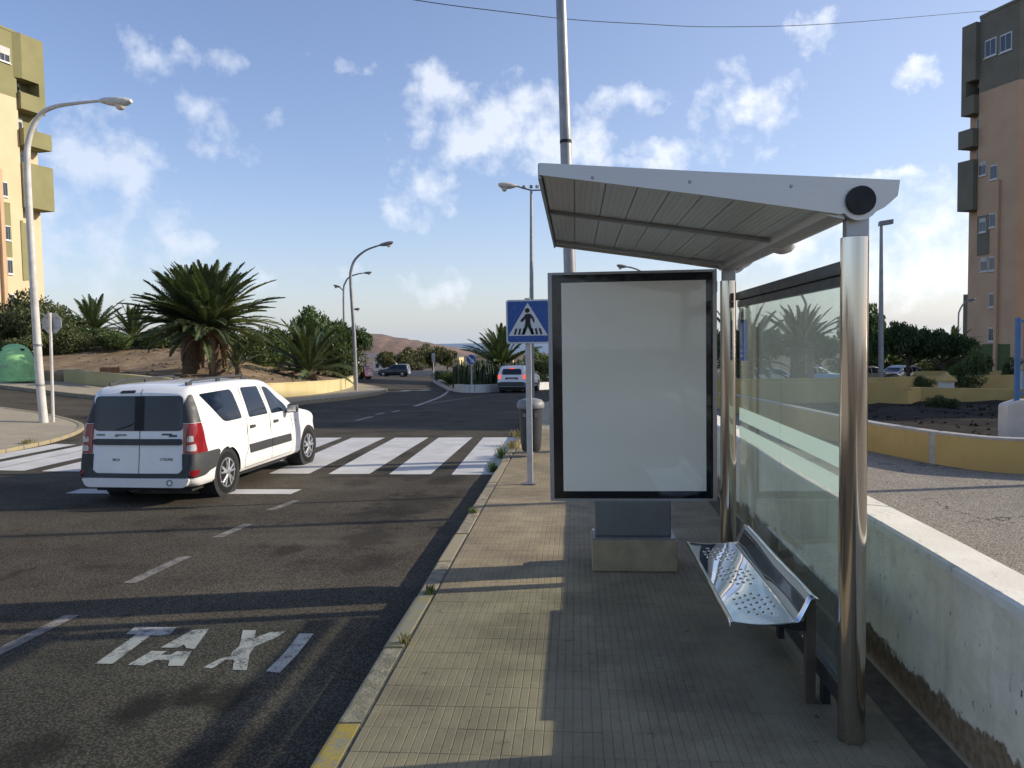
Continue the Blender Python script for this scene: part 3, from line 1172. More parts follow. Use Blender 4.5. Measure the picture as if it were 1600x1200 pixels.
TAXI = {
    'letter_t': [[(-3.41, 5.71), (-3.077, 5.71), (-3.056, 5.541), (-3.191, 5.541), (-3.172, 5.02), (-3.294, 5.02), (-3.314, 5.558), (-3.396, 5.558)]],
    'letter_a': [[(-2.927, 5.659), (-2.812, 5.693), (-2.73, 5.298), (-2.8, 5.314), (-2.848, 5.378), (-2.869, 5.314), (-2.99, 5.314)],
                 [(-3.023, 5.251), (-2.908, 5.251), (-2.917, 5.188), (-2.849, 5.188), (-2.836, 5.251), (-2.729, 5.251), (-2.666, 5.005), (-2.769, 5.005), (-2.807, 5.096), (-2.911, 5.096), (-2.942, 5.005), (-3.056, 5.005)]],
    'letter_x': [[(-2.538, 5.676), (-2.437, 5.676), (-2.382, 5.525), (-2.31, 5.642), (-2.204, 5.659), (-2.222, 5.541), (-2.314, 5.362), (-2.298, 5.235), (-2.2, 4.96), (-2.298, 4.96), (-2.363, 5.126), (-2.422, 5.126), (-2.446, 4.975), (-2.518, 4.99), (-2.466, 5.142), (-2.415, 5.188), (-2.433, 5.251), (-2.429, 5.362)]],
    'letter_i': [[(-2.079, 5.625), (-1.971, 5.625), (-1.955, 5.235), (-1.964, 4.93), (-2.066, 4.945), (-2.056, 5.266)]]}
for nm, polys in TAXI.items():
    for pl in polys:
        sheet(nm, pl, MK, 'worn_paint', 1.0, parent=taxi)

# ------------------------------------------------------------------ retaining wall
rw = thing('retaining_wall', 'long low off-white concrete wall with peeling paint behind the bus shelter', 'wall', (1.95, 6, 0))


def wall_run(y0, y1, n, name, mat, prof_fn, cap=False):
    vs_, fs = [], []
    prof0 = prof_fn(0)
    k = len(prof0)
    for i in range(n + 1):
        y = y0 + (y1 - y0) * i / n
        j = math.sin(y * 1.7) * 0.004 + math.sin(y * 0.63 + 1) * 0.007
        for (px, pz) in prof_fn(y):
            vs_.append((px + j, y, pz + T(px, y) + (j if pz > 0.5 else 0)))
    for i in range(n):
        for q in range(k - 1):
            fs.append((i * k + q, i * k + q + 1, (i + 1) * k + q + 1, (i + 1) * k + q))
        fs.append((i * k + k - 1, i * k, (i + 1) * k, (i + 1) * k + k - 1))
    fs.append(tuple(range(k)))
    fs.append(tuple(reversed(range(n * k, n * k + k))))
    return MB().raw(vs_, fs).build(name, mat, rw, world=True)


for s, (ya, yb) in enumerate([(-3.0, 5.38), (5.40, 13.5), (13.52, 22.0)]):
    wall_run(ya, yb, 30, 'wall_body', 'peeling_wall', lambda y: [(1.80, -0.2), (1.80, 0.30), (1.80, 0.60), (1.80, 0.868), (2.09, 0.845), (2.10, -0.2)])
    wall_run(ya + 0.002, yb - 0.002, 30, 'coping', 'wall_coping', lambda y: [(1.795, 0.845), (1.797, 0.885), (1.812, 0.898), (2.085, 0.872), (2.104, 0.862), (2.106, 0.835)])

# ------------------------------------------------------------------ bus shelter
sh = thing('bus_shelter', 'bus shelter with aluminium roof, two steel posts and a glass back', 'bus shelter', (1.35, 5.3, 0))
YN, YF = 3.94, 6.66
for yy in (YN, YF):
    xx = 1.345 if yy == YN else 1.262
    p = MB().lathe((xx, yy, 0), [(0.064, -0.02), (0.064, 2.475), (0.060, 2.478)], 40).build('post', 'stainless_post', sh, True, 40, world=True)
    MB().box((xx + 0.002, yy - 0.008, 2.54), (0.106, 0.062, 0.17), bev=0.004).build('bracket', 'grey_aluminium', p, world=True)
# end plates of the roof
plate = [(-0.165, 2.86), (0.62, 2.793), (1.515, 2.725), (1.505, 2.652), (1.445, 2.60)]
for k in range(9):
    a = R(-35 - k * 13.5)
    plate.append((1.335 + 0.088 * math.cos(a), 2.632 + 0.088 * math.sin(a)))
plate += [(1.245, 2.575), (0.62, 2.682), (-0.165, 2.803)]
for (a, b) in ((3.842, 3.866), (6.735, 6.759)):
    MB().prism(plate, a, b, 'y').build('end_plate', 'roof_aluminium', sh, world=True)
for (a, b) in ((3.822, 3.9), (6.70, 6.78)):
    MB().lathe((1.335, 0, 2.635), [(0.066, a), (0.068, b)], 36, 'y').build('tube_cap', 'rubber_black', sh, True, 40, world=True)
MB().lathe((1.335, 0, 2.635), [(0.060, 3.9), (0.060, 6.70)], 28, 'y').build('hinge_tube', 'grey_aluminium', sh, True, 40, world=True)
for (px, y) in [(0.09, 3.838), (0.55, 3.838), (1.02, 3.838)]:
    MB().lathe((px, 0, 2.80 - (px + 0.165) * 0.075), [(0.005, y - 0.002), (0.008, y + 0.003)], 10, 'y').build('bolt', 'grey_aluminium', sh, True, world=True)
# roof planks run along the shelter; top sheet above
NPL = 9
for k in range(NPL):
    x0 = -0.150 + k * (1.40 / NPL)
    x1 = x0 + 1.40 / NPL - 0.004
    za = 2.822 - (x0 + 0.15) * 0.157
    zb = 2.822 - (x1 + 0.15) * 0.157
    mb = MB()
    pts = [(x0, za + 0.02), (x0, za)]
    nrib = 5
    for q in range(nrib):
        t0, t1 = (q + 0.06) / nrib, (q + 0.94) / nrib
        xa, xb = x0 + (x1 - x0) * t0, x0 + (x1 - x0) * t1
        zq = za + (zb - za) * t0
        zr = za + (zb - za) * t1
        pts += [(xa, zq), (xa + 0.001, zq - 0.0025), (xb - 0.001, zr - 0.0025), (xb, zr)]
    pts += [(x1, zb), (x1, zb + 0.02)]
    mb.prism(pts, 3.868, 6.733, 'y')
    mb.build('roof_plank', 'plank_aluminium', sh, world=True)
MB().prism([(-0.168, 2.852), (1.50, 2.722), (1.50, 2.716), (-0.168, 2.846)], 3.868, 6.733, 'y').build('roof_sheet', 'roof_aluminium', sh, world=True)
MB().prism([(-0.172, 2.862), (-0.158, 2.862), (-0.158, 2.792), (-0.172, 2.788)], 3.868, 6.733, 'y').build('fascia', 'grey_aluminium', sh, world=True)
for yy in (4.98, 6.45):
    MB().prism([(-0.150, 2.815), (1.25, 2.595), (1.25, 2.577), (-0.150, 2.798)], yy, yy + 0.045, 'y').build('purlin', 'grey_aluminium', sh, world=True)
MB().prism([(1.19, 2.615), (1.27, 2.60), (1.275, 2.555), (1.20, 2.572)], 3.868, 6.733, 'y').build('gutter_beam', 'plank_aluminium', sh, world=True)
for yy in (4.02, 5.3, 6.6):
    MB().prism([(1.30, 2.60), (1.40, 2.60), (1.50, 2.66), (1.50, 2.69), (1.30, 2.65)], yy - 0.02, yy + 0.02, 'y').build('rib_plate', 'grey_aluminium', sh, world=True)
MB().lathe((1.30, 5.1, 2.545), [(0.02, -0.02), (0.055, -0.008), (0.075, 0.012), (0.08, 0.03)], 20).build('light_fitting', 'lamp_shell', sh, True, world=True)
# glass back
GX = 1.345
MB().box2((GX - 0.035, YN + 0.06, 2.31), (GX + 0.03, YF - 0.06, 2.375), bev=0.006).build('top_rail', 'dark_rail', sh, world=True)
MB().box2((GX - 0.022, YN + 0.06, 2.255), (GX + 0.02, YF - 0.06, 2.306), bev=0.004).build('glazing_bead', 'dark_rail', sh, world=True)
MB().box2((GX - 0.03, YN + 0.06, 0.13), (GX + 0.03, YF - 0.06, 0.235), bev=0.006).build('bottom_rail', 'dark_rail', sh, world=True)
for yy in (4.35, 5.3, 6.25):
    MB().box2((GX - 0.02, yy - 0.03, -0.01), (GX + 0.02, yy + 0.03, 0.128)).build('rail_foot', 'dark_rail', sh, world=True)
for (a, b) in ((YN + 0.068, 5.298), (5.304, YF - 0.068)):
    MB().box2((GX - 0.004, a, 0.237), (GX + 0.004, b, 2.2535)).build('glass_pane', 'shelter_glass', sh, world=True)
    for (z0, z1) in ((1.33, 1.435), (1.195, 1.285)):
        MB().box2((GX - 0.0062, a, z0), (GX - 0.0052, b, z1)).build('frosted_band', 'frosted_film', sh, world=True)
# stickers on the glass
st = MB().box2((GX - 0.0078, 6.40, 1.82), (GX - 0.0066, 6.565, 2.15)).build('blue_sticker', 'sticker_blue', sh, world=True)
st['label'] = 'blue sticker with a pale emblem and two lines of white lettering'
MB().prism(rpoly([(6.47, 1.945), (6.495, 1.945), (6.50, 2.05), (6.492, 2.09), (6.4825, 2.115), (6.473, 2.09), (6.465, 2.05)], 0.004), GX - 0.0092, GX - 0.0082, 'x').build('emblem', 'sticker_lime', st, world=True)
rr = random.Random(3)
for z0, n, w in ((1.888, 5, 0.014), (1.848, 8, 0.011)):
    for k in range(n):
        c0 = 6.4825 + (k - (n - 1) / 2) * (w + 0.004)
        h = rr.choice((0.018, 0.024, 0.026))
        MB().box2((GX - 0.0092, c0 - w / 2, z0), (GX - 0.0082, c0 + w / 2, z0 + h)).build('letter', 'sign_white', st, world=True)
ds = MB().prism([(6.47 + 0.075 * math.cos(a * pi / 12), 2.185 + 0.062 * math.sin(a * pi / 12)) for a in range(24)], GX - 0.0078, GX - 0.0066, 'x').build('round_sticker', 'sign_white', sh, world=True)
MB().prism([(6.435, 2.165), (6.465, 2.165), (6.475, 2.235), (6.45, 2.215)], GX - 0.0092, GX - 0.0082, 'x').build('red_mark', 'sign_red', ds, world=True)
MB().prism([(6.47, 2.15), (6.51, 2.15), (6.51, 2.22), (6.485, 2.21)], GX - 0.0092, GX - 0.0082, 'x').build('dark_mark', 'sign_black', ds, world=True)

# ------------------------------------------------------------------ bench
bn = thing('bench', 'mirror-polished steel perforated bench fixed at the glass of the shelter', 'bench', (1.05, 5.1, 0))
B0, B1 = 4.26, 5.97


def seat_z(x, y):
    u = (x - 0.83) / 0.34
    v = (y - B0) / (B1 - B0)
    return 0.472 - 0.010 * math.sin(pi * u) * (1 + 0.5 * math.cos(2 * pi * v))


hx_all = []
NY = 3
bm = bmesh.new()
nu, nv = 34, 110
vg = [[bm.verts.new((0.83 + 0.34 * i / nu, B0 + (B1 - B0) * j / nv, seat_z(0.83 + 0.34 * i / nu, B0 + (B1 - B0) * j / nv))) for i in range(nu + 1)] for j in range(nv + 1)]
holes = set()
for blk in range(3):
    cy0 = 10 + blk * 34
    for a in range(6):
        for b in range(5):
            ii = 8 + a * 4
            jj = cy0 + b * 5 + (a % 2) * 2
            if (a in (0, 5) and b in (0, 4)):
                continue
            holes.add((ii, jj))
for j in range(nv):
    for i in range(nu):
        if (i, j) in holes:
            continue
        bm.faces.new((vg[j][i], vg[j][i + 1], vg[j + 1][i + 1], vg[j + 1][i]))
me = bpy.data.meshes.new('seat')
bm.to_mesh(me)
bm.free()
me.materials.append(MATS['mirror_steel'])
me.polygons.foreach_set('use_smooth', [True] * len(me.polygons))
for v in me.vertices:
    v.co -= Vector((1.05, 5.1, 0))
so_ = bpy.data.objects.new('seat', me)
COL.objects.link(so_)
so_.parent = bn
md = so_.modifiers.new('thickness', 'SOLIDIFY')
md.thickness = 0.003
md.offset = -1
me.materials.append(MATS['badge_dark'])  # dark sheet edges imitate the shade seen through the seat holes
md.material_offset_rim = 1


def sweep_profile(pts, y0, y1, name, mat, parent, th=0.003, n=24, wob=0.0):
    vs_, fs = [], []
    k = len(pts)
    for i in range(n + 1):
        y = y0 + (y1 - y0) * i / n
        for q, (px, pz) in enumerate(pts):
            w = wob * math.sin(pi * q / (k - 1)) * math.sin(2 * pi * i / n * 1.5)
            vs_.append((px + w, y, pz))
    for i in range(n):
        for q in range(k - 1):
            fs.append((i * k + q, i * k + q + 1, (i + 1) * k + q + 1, (i + 1) * k + q))
    l = parent.location
    o = mesh_obj(name, [(a - l[0], b - l[1], c_ - l[2]) for a, b, c_ in vs_], fs, mat, parent, True, 40)
    md = o.modifiers.new('thickness', 'SOLIDIFY')
    md.thickness = th
    md.offset = 0
    return o


sweep_profile([(0.8299, 0.4722), (0.822, 0.4715), (0.818, 0.466), (0.816, 0.44), (0.822, 0.428)], B0, B1, 'front_lip', 'mirror_steel', bn)
sweep_profile([(1.1701, 0.472), (1.178, 0.474), (1.184, 0.480), (1.20, 0.51), (1.225, 0.56), (1.238, 0.590), (1.25, 0.603), (1.265, 0.606), (1.28, 0.60), (1.288, 0.588)], B0, B1, 'backrest', 'mirror_steel', bn, wob=0.004)
for yy in (B0 + 0.06, B1 - 0.2):
    MB().box2((1.235, yy, 0.0), (1.285, yy + 0.05, 0.575)).build('leg', 'bench_leg', bn, world=True)
    MB().prism([(0.90, 0.455), (1.234, 0.455), (1.234, 0.40), (1.19, 0.40)], yy + 0.01, yy + 0.04, 'y').build('seat_bracket', 'dark_rail', bn, world=True)

# ------------------------------------------------------------------ advertising panel
ap = thing('advertising_panel', 'large empty poster case in a black frame at the end of the bus shelter', 'poster case', (0.49, 6.98, 0))
MB().box((0.49, 6.98, 0.135), (0.73, 0.42, 0.27), bev=0.008).build('concrete_base', 'raw_concrete', ap, world=True)
MB().box((0.49, 6.98, 0.278), (0.71, 0.36, 0.014)).build('base_plate', 'galvanised', ap, world=True)
MB().box((0.483, 6.98, 0.44), (0.66, 0.22, 0.312), bev=0.012).build('pedestal', 'pedestal_grey', ap, world=True)
X0, X1, Z0, Z1, YA, YB = -0.235, 1.21, 0.595, 2.595, 6.88, 7.10
MB().box2((X0 + 0.012, YA + 0.035, Z0 + 0.012), (X1 - 0.012, YB - 0.035, Z1 - 0.012)).build('case', 'pedestal_grey', ap, world=True)
fr = MB()
for s in (0, 1):
    yy = (YA - 0.0, YB - 0.033)[s]
    yb = yy + 0.033
    nm = MB()
    nm.prism(rpoly([(X0, Z0), (X0 + 0.035, Z0), (X0 + 0.035, Z1), (X0, Z1)], 0.008), yy, yb, 'y')
    nm.prism(rpoly([(X1 - 0.035, Z0), (X1, Z0), (X1, Z1), (X1 - 0.035, Z1)], 0.008), yy, yb, 'y')
    nm.prism([(X0 + 0.036, Z0), (X1 - 0.036, Z0), (X1 - 0.036, Z0 + 0.022), (X0 + 0.036, Z0 + 0.022)], yy, yb, 'y')
    nm.prism([(X0 + 0.036, Z1 - 0.022), (X1 - 0.036, Z1 - 0.022), (X1 - 0.036, Z1), (X0 + 0.036, Z1)], yy, yb, 'y')
    nm.build('frame', 'grey_aluminium', ap, world=True)
MB().box2((X0 + 0.035, YA + 0.006, Z0 + 0.022), (X1 - 0.035, YA + 0.034, Z1 - 0.022)).build('door_glass', 'black_gloss', ap, world=True)
MB().box2((-0.118, YA + 0.0035, 0.682), (1.118, YA + 0.0058, 2.505)).build('poster_sheet', 'light_box_sheet', ap, world=True)
for zz_ in (0.75, 2.45):
    MB().box((X1 + 0.004, YA + 0.05, zz_), (0.012, 0.04, 0.09)).build('hinge', 'grey_aluminium', ap, world=True)

# ------------------------------------------------------------------ pedestrian crossing sign
ps_ = thing('crossing_sign', 'square blue pedestrian crossing sign on a white post at the kerb', 'traffic sign', (-0.66, 11.02, T(-0.66, 11.02)))
L0 = ps_.location
MB().box((-0.66, 11.02, 1.30), (0.082, 0.045, 2.62), bev=0.006).build('post', 'pole_paint', ps_, world=True)
MB().box((-0.66, 11.02, 0.005), (0.16, 0.16, 0.012)).build('base_plate', 'galvanised', ps_, world=True)
sx, sz, hs = -0.655, 2.28, 0.305
pl = MB().prism(rpoly([(sx - hs, sz - hs), (sx + hs, sz - hs), (sx + hs, sz + hs), (sx - hs, sz + hs)], 0.04), 10.966, 10.99, 'y').build('plate', 'sign_back', ps_, world=True)
a = hs - 0.004
MB().prism(rpoly([(sx - a, sz - a), (sx + a, sz - a), (sx + a, sz + a), (sx - a, sz + a)], 0.038), 10.9635, 10.9655, 'y').build('white_border', 'sign_white', pl, world=True)
a = hs - 0.022
MB().prism(rpoly([(sx - a, sz - a), (sx + a, sz - a), (sx + a, sz + a), (sx - a, sz + a)], 0.03), 10.961, 10.963, 'y').build('blue_field', 'sign_blue', pl, world=True)
tb = sz - 0.195
MB().prism([(sx - 0.275, tb), (sx + 0.275, tb), (sx + 0.0, sz + 0.262)], 10.9585, 10.9605, 'y').build('white_triangle', 'sign_white', pl, world=True)


def sgn(poly, name='figure'):
    MB().prism([(sx + p[0], sz + p[1]) for p in poly], 10.956, 10.958, 'y').build(name, 'sign_black', pl, world=True)


sgn([(0.034 * math.cos(k * pi / 8) - 0.008, 0.155 + 0.034 * math.sin(k * pi / 8)) for k in range(16)])
sgn([(-0.03, 0.105), (0.03, 0.11), (0.06, 0.085), (0.092, 0.03), (0.088, -0.01), (0.07, -0.012), (0.066, 0.025), (0.04, 0.055), (0.032, -0.01), (0.045, -0.07),
     (0.07, -0.13), (0.085, -0.178), (0.045, -0.178), (0.02, -0.115), (-0.004, -0.07), (-0.022, -0.12), (-0.05, -0.178), (-0.098, -0.178), (-0.072, -0.14), (-0.05, -0.075),
     (-0.035, -0.01), (-0.035, 0.04), (-0.075, -0.002), (-0.105, 0.0), (-0.098, 0.028), (-0.06, 0.065)])
for k in range(7):
    if k in (3,):
        continue
    c0 = (k - 3) * 0.062
    top = -0.095
    sk = -(k - 3) * 0.008
    sgn([(c0 - 0.014, -0.180), (c0 + 0.014, -0.180), (c0 + 0.014 + sk, top), (c0 - 0.014 + sk, top)], 'stripe')

# ------------------------------------------------------------------ litter bin
bi = thing('litter_bin', 'dark grey litter bin with a pale rounded lid behind the crossing sign', 'litter bin', (-0.80, 13.8, T(-0.8, 13.8)))
MB().lathe((0, 0, 0), [(0.14, 0.10), (0.165, 0.13), (0.185, 0.30), (0.205, 0.80), (0.215, 0.86)], 24).build('body', 'car_plastic', bi, True, 40)
MB().lathe((0, 0, 0), [(0.235, 0.862), (0.245, 0.89), (0.24, 0.95), (0.20, 1.0), (0.10, 1.03), (0.02, 1.035)], 24).build('lid', 'lamp_dark', bi, True, 40)
MB().tube([(0, 0.22, 0), (0, 0.22, 1.0)], 0.03).build('post', 'galvanised', bi, True)
for s in (-1, 1):
    MB().box((s * 0.1, -0.19, 0.75), (0.04, 0.02, 0.06)).build('clip', 'galvanised', bi)

# ------------------------------------------------------------------ tall mast
ms_ = thing('tall_mast', 'tall plain grey steel mast rising behind the shelter roof', 'mast', (-0.02, 14.5, T(0, 14.5)))
MB().tube([(0.0, 0, 0), (-0.03, 0, 1.5), (-0.115, 0, 5.64), (-0.127, 0, 6.2), (-0.25, 0, 12.0)], [0.12, 0.115, 0.103, 0.098, 0.075], 20).build('shaft', 'galvanised', ms_, True)
MB().tube([(-0.114, 0, 5.60), (-0.115, 0, 5.66)], 0.108, 20).build('collar', 'rubber_black', ms_, True)
MB().box((0.02, 0, 0.01), (0.4, 0.4, 0.02)).build('base_plate', 'galvanised', ms_)


# ------------------------------------------------------------------ street lamps
def lantern(p, d, parent, L=0.75, mat='lamp_shell', name='lantern', h=0.10):
    """cobra-head lantern at p pointing along d (unit xy + slope)"""
    p = Vector(p)
    d = Vector(d).normalized()
    side = d.cross(Vector((0, 0, 1))).normalized()
    up = side.cross(d)
    prof = [(0.0, 0.035, 0.03, 0.03), (0.08, 0.07, 0.05, 0.045), (0.3, 0.12, 0.07, 0.09), (0.6, 0.15, 0.075, 0.12), (0.85, 0.135, 0.06, 0.10), (1.0, 0.07, 0.03, 0.04)]
    vs_, fs = [], []
    n = 14
    for (t, w, u_, dn) in prof:
        for k in range(n):
            a = 2 * pi * k / n
            s, c_ = math.sin(a), math.cos(a)
            hh = (u_ if s > 0 else dn) * (h / 0.10)
            vs_.append(p + d * (t * L) + side * (c_ * w * L / 0.75) + up * (s * hh))
    for i in range(len(prof) - 1):
        for k in range(n):
            fs.append((i * n + k, i * n + (k + 1) % n, (i + 1) * n + (k + 1) % n, (i + 1) * n + k))
    fs.append(tuple(range(n)))
    fs.append(tuple(range((len(prof) - 1) * n, len(prof) * n)))
    o = MB().raw(vs_, fs).build(name, mat, parent, True, 50, world=True)
    c0 = p + d * (0.66 * L) - up * (0.09 * h / 0.10)
    bowl = MB()
    pr = [(0.11, 0.0), (0.10, -0.05), (0.07, -0.085), (0.02, -0.10)]
    bowl.lathe(tuple(c0), [(r * L / 0.75, z * h / 0.10) for r, z in pr], 14)
    bowl.build('bowl', 'lamp_bowl', o, True, 60, world=True)
    return o


GL = 'street lamps'
t = thing('street_lamp', 'pale curved street lamp at the left corner, nearest of the lamps', 'street lamp', (-14.67, 20.4, T(-14.67, 20.4) - 0.09), group=GL)
z0 = t.location.z
pth = smooth_path([(-14.55, 20.4, z0 - 0.05), (-14.62, 20.4, 1.5), (-14.67, 20.4, 4.5), (-14.68, 20.4, 6.9), (-14.58, 20.4, 7.7), (-14.27, 20.4, 8.26), (-13.83, 20.4, 8.48), (-13.2, 20.4, 8.55), (-12.6, 20.4, 8.585)], 5)
rad = [0.115 - 0.078 * min(1, i / (len(pth) - 1) * 1.05) for i in range(len(pth))]
MB().tube(pth, rad, 16).build('pole', 'pole_paint', t, True, world=True)
for zz_ in (1.0, 2.1):
    MB().tube([(-14.605 - zz_ * 0.008, 20.4, zz_), (-14.605 - zz_ * 0.008, 20.4, zz_ + 0.05)], 0.122, 16).build('clamp_band', 'galvanised', t, True, world=True)
lantern((-12.58, 20.4, 8.585), (1, 0, -0.03), t, 0.9, h=0.13)

t = thing('street_lamp', 'grey curved street lamp at the bend of the far-left pavement', 'street lamp', (-12.9, 45.4, T(-12.9, 45.4)), group=GL)
z0 = t.location.z
pth = smooth_path([(-12.9, 45.4, z0), (-12.95, 45.4, 2.7), (-13.06, 45.4, 5.6), (-13.0, 45.4, 6.42), (-12.72, 45.4, 7.0), (-12.1, 45.4, 7.47), (-11.3, 45.4, 7.74)], 5)
rad = [0.12 - 0.075 * i / (len(pth) - 1) for i in range(len(pth))]
MB().tube(pth, rad, 14).build('pole', 'galvanised', t, True, world=True)
lantern((-11.32, 45.4, 7.735), (1, 0, 0.22), t, 0.85, 'lamp_dark', h=0.13)

t = thing('street_lamp', 'twin-headed grey street lamp behind the far-left trees', 'street lamp', (-22.4, 75, T(-22.4, 75)), group=GL)
z0 = t.location.z
pth = smooth_path([(-22.4, 75, z0), (-22.35, 75, 4), (-22.3, 75, 7.2), (-22.1, 75, 8.0), (-21.7, 75, 8.5), (-20.9, 75, 8.78), (-20.3, 75, 8.86)], 5)
MB().tube(pth, [0.12 - 0.07 * i / (len(pth) - 1) for i in range(len(pth))], 10).build('pole', 'galvanised', t, True, world=True)
MB().tube([(-22.3, 75, 7.15), (-22.5, 75, 7.4), (-22.65, 75, 7.5)], 0.05, 8).build('side_arm', 'galvanised', t, True, world=True)
lantern((-20.3, 75, 8.86), (1, 0, 0.1), t, 0.8, 'lamp_dark', h=0.13)
lantern((-22.6, 75, 7.55), (-1, 0, 0.35), t, 0.7, 'lamp_dark', h=0.13)

t = thing('street_lamp', 'small distant street lamp just left of the bend lamp', 'street lamp', (-24.6, 86, T(-24.6, 86)), group=GL)
z0 = t.location.z
pth = smooth_path([(-24.6, 86, z0), (-24.6, 86, 5.0), (-24.55, 86, 5.6), (-24.4, 86, 5.9)], 4)
MB().tube(pth, 0.07, 8).build('pole', 'galvanised', t, True, world=True)
lantern((-24.5, 86, 5.9), (1, 0, 0.1), t, 0.7, 'lamp_dark', h=0.15)

t = thing('street_lamp', 'grey lamp with amber lantern and small floodlights above the crossing sign', 'street lamp', (-1.9, 34, T(-1.9, 34)), group=GL)
z0 = t.location.z
MB().tube([(-1.9, 34, z0), (-1.86, 34, 4), (-1.81, 34, 8.45)], [0.11, 0.09, 0.055], 14).build('pole', 'galvanised', t, True, world=True)
MB().tube([(-2.5, 34, 8.68), (-2.15, 34, 8.56), (-1.81, 34, 8.46), (-1.4, 34, 8.46), (-0.9, 34, 8.36)], 0.035, 8).build('arm', 'galvanised', t, True, world=True)
lantern((-2.42, 34, 8.66), (-1, 0, 0.12), t, 0.8, 'lamp_bowl', h=0.15)
lantern((-0.95, 34, 8.37), (1, 0, -0.1), t, 0.8, 'lamp_bowl', h=0.15)
for (dx, ry) in ((0.0, 0), (0.26, 0.5), (-0.3, -0.5)):
    MB().box((-1.81 + dx, 33.95, 8.60), (0.13, 0.10, 0.13), rz=ry, bev=0.01).build('floodlight', 'lamp_dark', t, world=True)

t = thing('street_lamp', 'far street lamp whose head shows above the poster case', 'street lamp', (5.6, 60, T(5.6, 60)), group=GL)
z0 = t.location.z
MB().tube(smooth_path([(5.6, 60, z0), (5.6, 60, 5.4), (5.5, 60, 6.4), (5.0, 60, 7.1), (4.3, 60, 7.42), (3.9, 60, 7.5)], 4), 0.06, 8).build('pole', 'galvanised', t, True, world=True)
lantern((3.95, 60, 7.5), (-1, 0, 0.18), t, 0.8, 'lamp_dark', h=0.15)

t = thing('street_lamp', 'straight grey car-park lamp with a flat box head right of the shelter', 'street lamp', (14.95, 40, T(14.95, 40)), group=GL)
z0 = t.location.z
MB().tube([(14.97, 40, z0), (14.93, 40, 3), (14.90, 40, 7.42)], [0.13, 0.11, 0.07], 14).build('pole', 'galvanised', t, True, world=True)
MB().prism([(14.80, 7.36), (15.42, 7.44), (15.42, 7.66), (14.82, 7.58)], 39.85, 40.15, 'y').build('lantern', 'lamp_dark', t, world=True)

t = thing('street_lamp', 'thin curved street lamp left of the brown tower block', 'street lamp', (32.6, 70, T(32.6, 70)), group=GL)
z0 = t.location.z
MB().tube(smooth_path([(32.55, 70, z0), (32.5, 70, 3.2), (32.6, 70, 4.1), (32.95, 70, 4.7), (33.3, 70, 4.95)], 5), 0.07, 8).build('pole', 'galvanised', t, True, world=True)
lantern((33.2, 70, 4.9), (1, 0, 0.25), t, 0.7, 'lamp_dark', h=0.15)

t = thing('street_lamp', 'curved street lamp seen through the shelter glass', 'street lamp', (11.1, 40, T(11.1, 40)), group=GL)
z0 = t.location.z
MB().tube(smooth_path([(11.35, 40, z0), (11.35, 40, 3.2), (11.28, 40, 3.8), (11.0, 40, 4.25), (10.6, 40, 4.45), (10.1, 40, 4.5)], 5), 0.06, 8).build('pole', 'galvanised', t, True, world=True)
lantern((10.15, 40, 4.5), (-1, 0, 0.1), t, 0.7, 'lamp_dark', h=0.15)

# lamp of the lot: its long shadow crosses the road in front of the crossing
t = thing('street_lamp', 'street lamp in the walled lot whose thin shadow crosses the road', 'street lamp', (8.2, 11.35, T(8.2, 11.35)), group=GL)
MB().tube([(0, 0, 0), (0, 0, 7.6)], [0.09, 0.055], 12).build('pole', 'galvanised', t, True)
MB().box((-0.2, 0, 7.65), (0.6, 0.26, 0.14), bev=0.02).build('lantern', 'lamp_dark', t)

# ------------------------------------------------------------------ stop sign seen from behind
t = thing('stop_sign', 'octagonal sign seen from behind on a white post beside the corner lamp', 'traffic sign', (-14.42, 20.6, T(-14.42, 20.6) - 0.09))
z0 = t.location.z
MB().tube([(-14.42, 20.6, z0), (-14.37, 20.6, 3.0)], 0.04, 12).build('post', 'pole_paint', t, True, world=True)
oc = [(-14.37 + 0.30 * math.cos(R(22.5 + 45 * k)), 2.72 + 0.30 * math.sin(R(22.5 + 45 * k))) for k in range(8)]
o = MB().prism(oc, 20.645, 20.665, 'y').build('plate', 'sign_back', t, world=True)
for zz_ in (2.58, 2.86):
    MB().box((-14.37, 20.638, zz_), (0.34, 0.012, 0.035)).build('stiffener', 'galvanised', o, world=True)
MB().tube(smooth_path([(-14.66, 20.42, 3.0), (-14.55, 20.5, 2.98), (-14.42, 20.58, 2.86)], 4), 0.012, 6).build('strap', 'galvanised', t, True, world=True)

# round keep-right sign on the island
t = thing('keep_right_sign', 'round blue sign with a white arrow on a grey post at the island', 'traffic sign', (-6.25, 46.9, T(-6.25, 46.9)))
z0 = t.location.z
MB().tube([(-6.25, 46.9, z0), (-6.24, 46.9, 0.95)], 0.05, 10).build('post', 'galvanised_pale', t, True, world=True)
def disc(r, y0, y1, name, mat, par, cz=1.0, n=28):
    return MB().prism([(-6.24 + r * math.cos(2 * pi * k / n), cz + r * math.sin(2 * pi * k / n)) for k in range(n)], y0, y1, 'y').build(name, mat, par, world=True)
d0 = disc(0.30, 46.80, 46.83, 'plate', 'sign_white', t)
disc(0.28, 46.79, 46.798, 'blue_disc', 'sign_blue', d0)
ar = [(-0.16, 0.19), (-0.19, 0.14), (0.03, -0.08), (-0.06, -0.14), (0.19, -0.20), (0.15, 0.05), (0.08, -0.03), (-0.13, 0.20)]
MB().prism([(-6.24 + p, 1.0 + q) for p, q in ar], 46.78, 46.788, 'y').build('arrow', 'sign_white', d0, world=True)

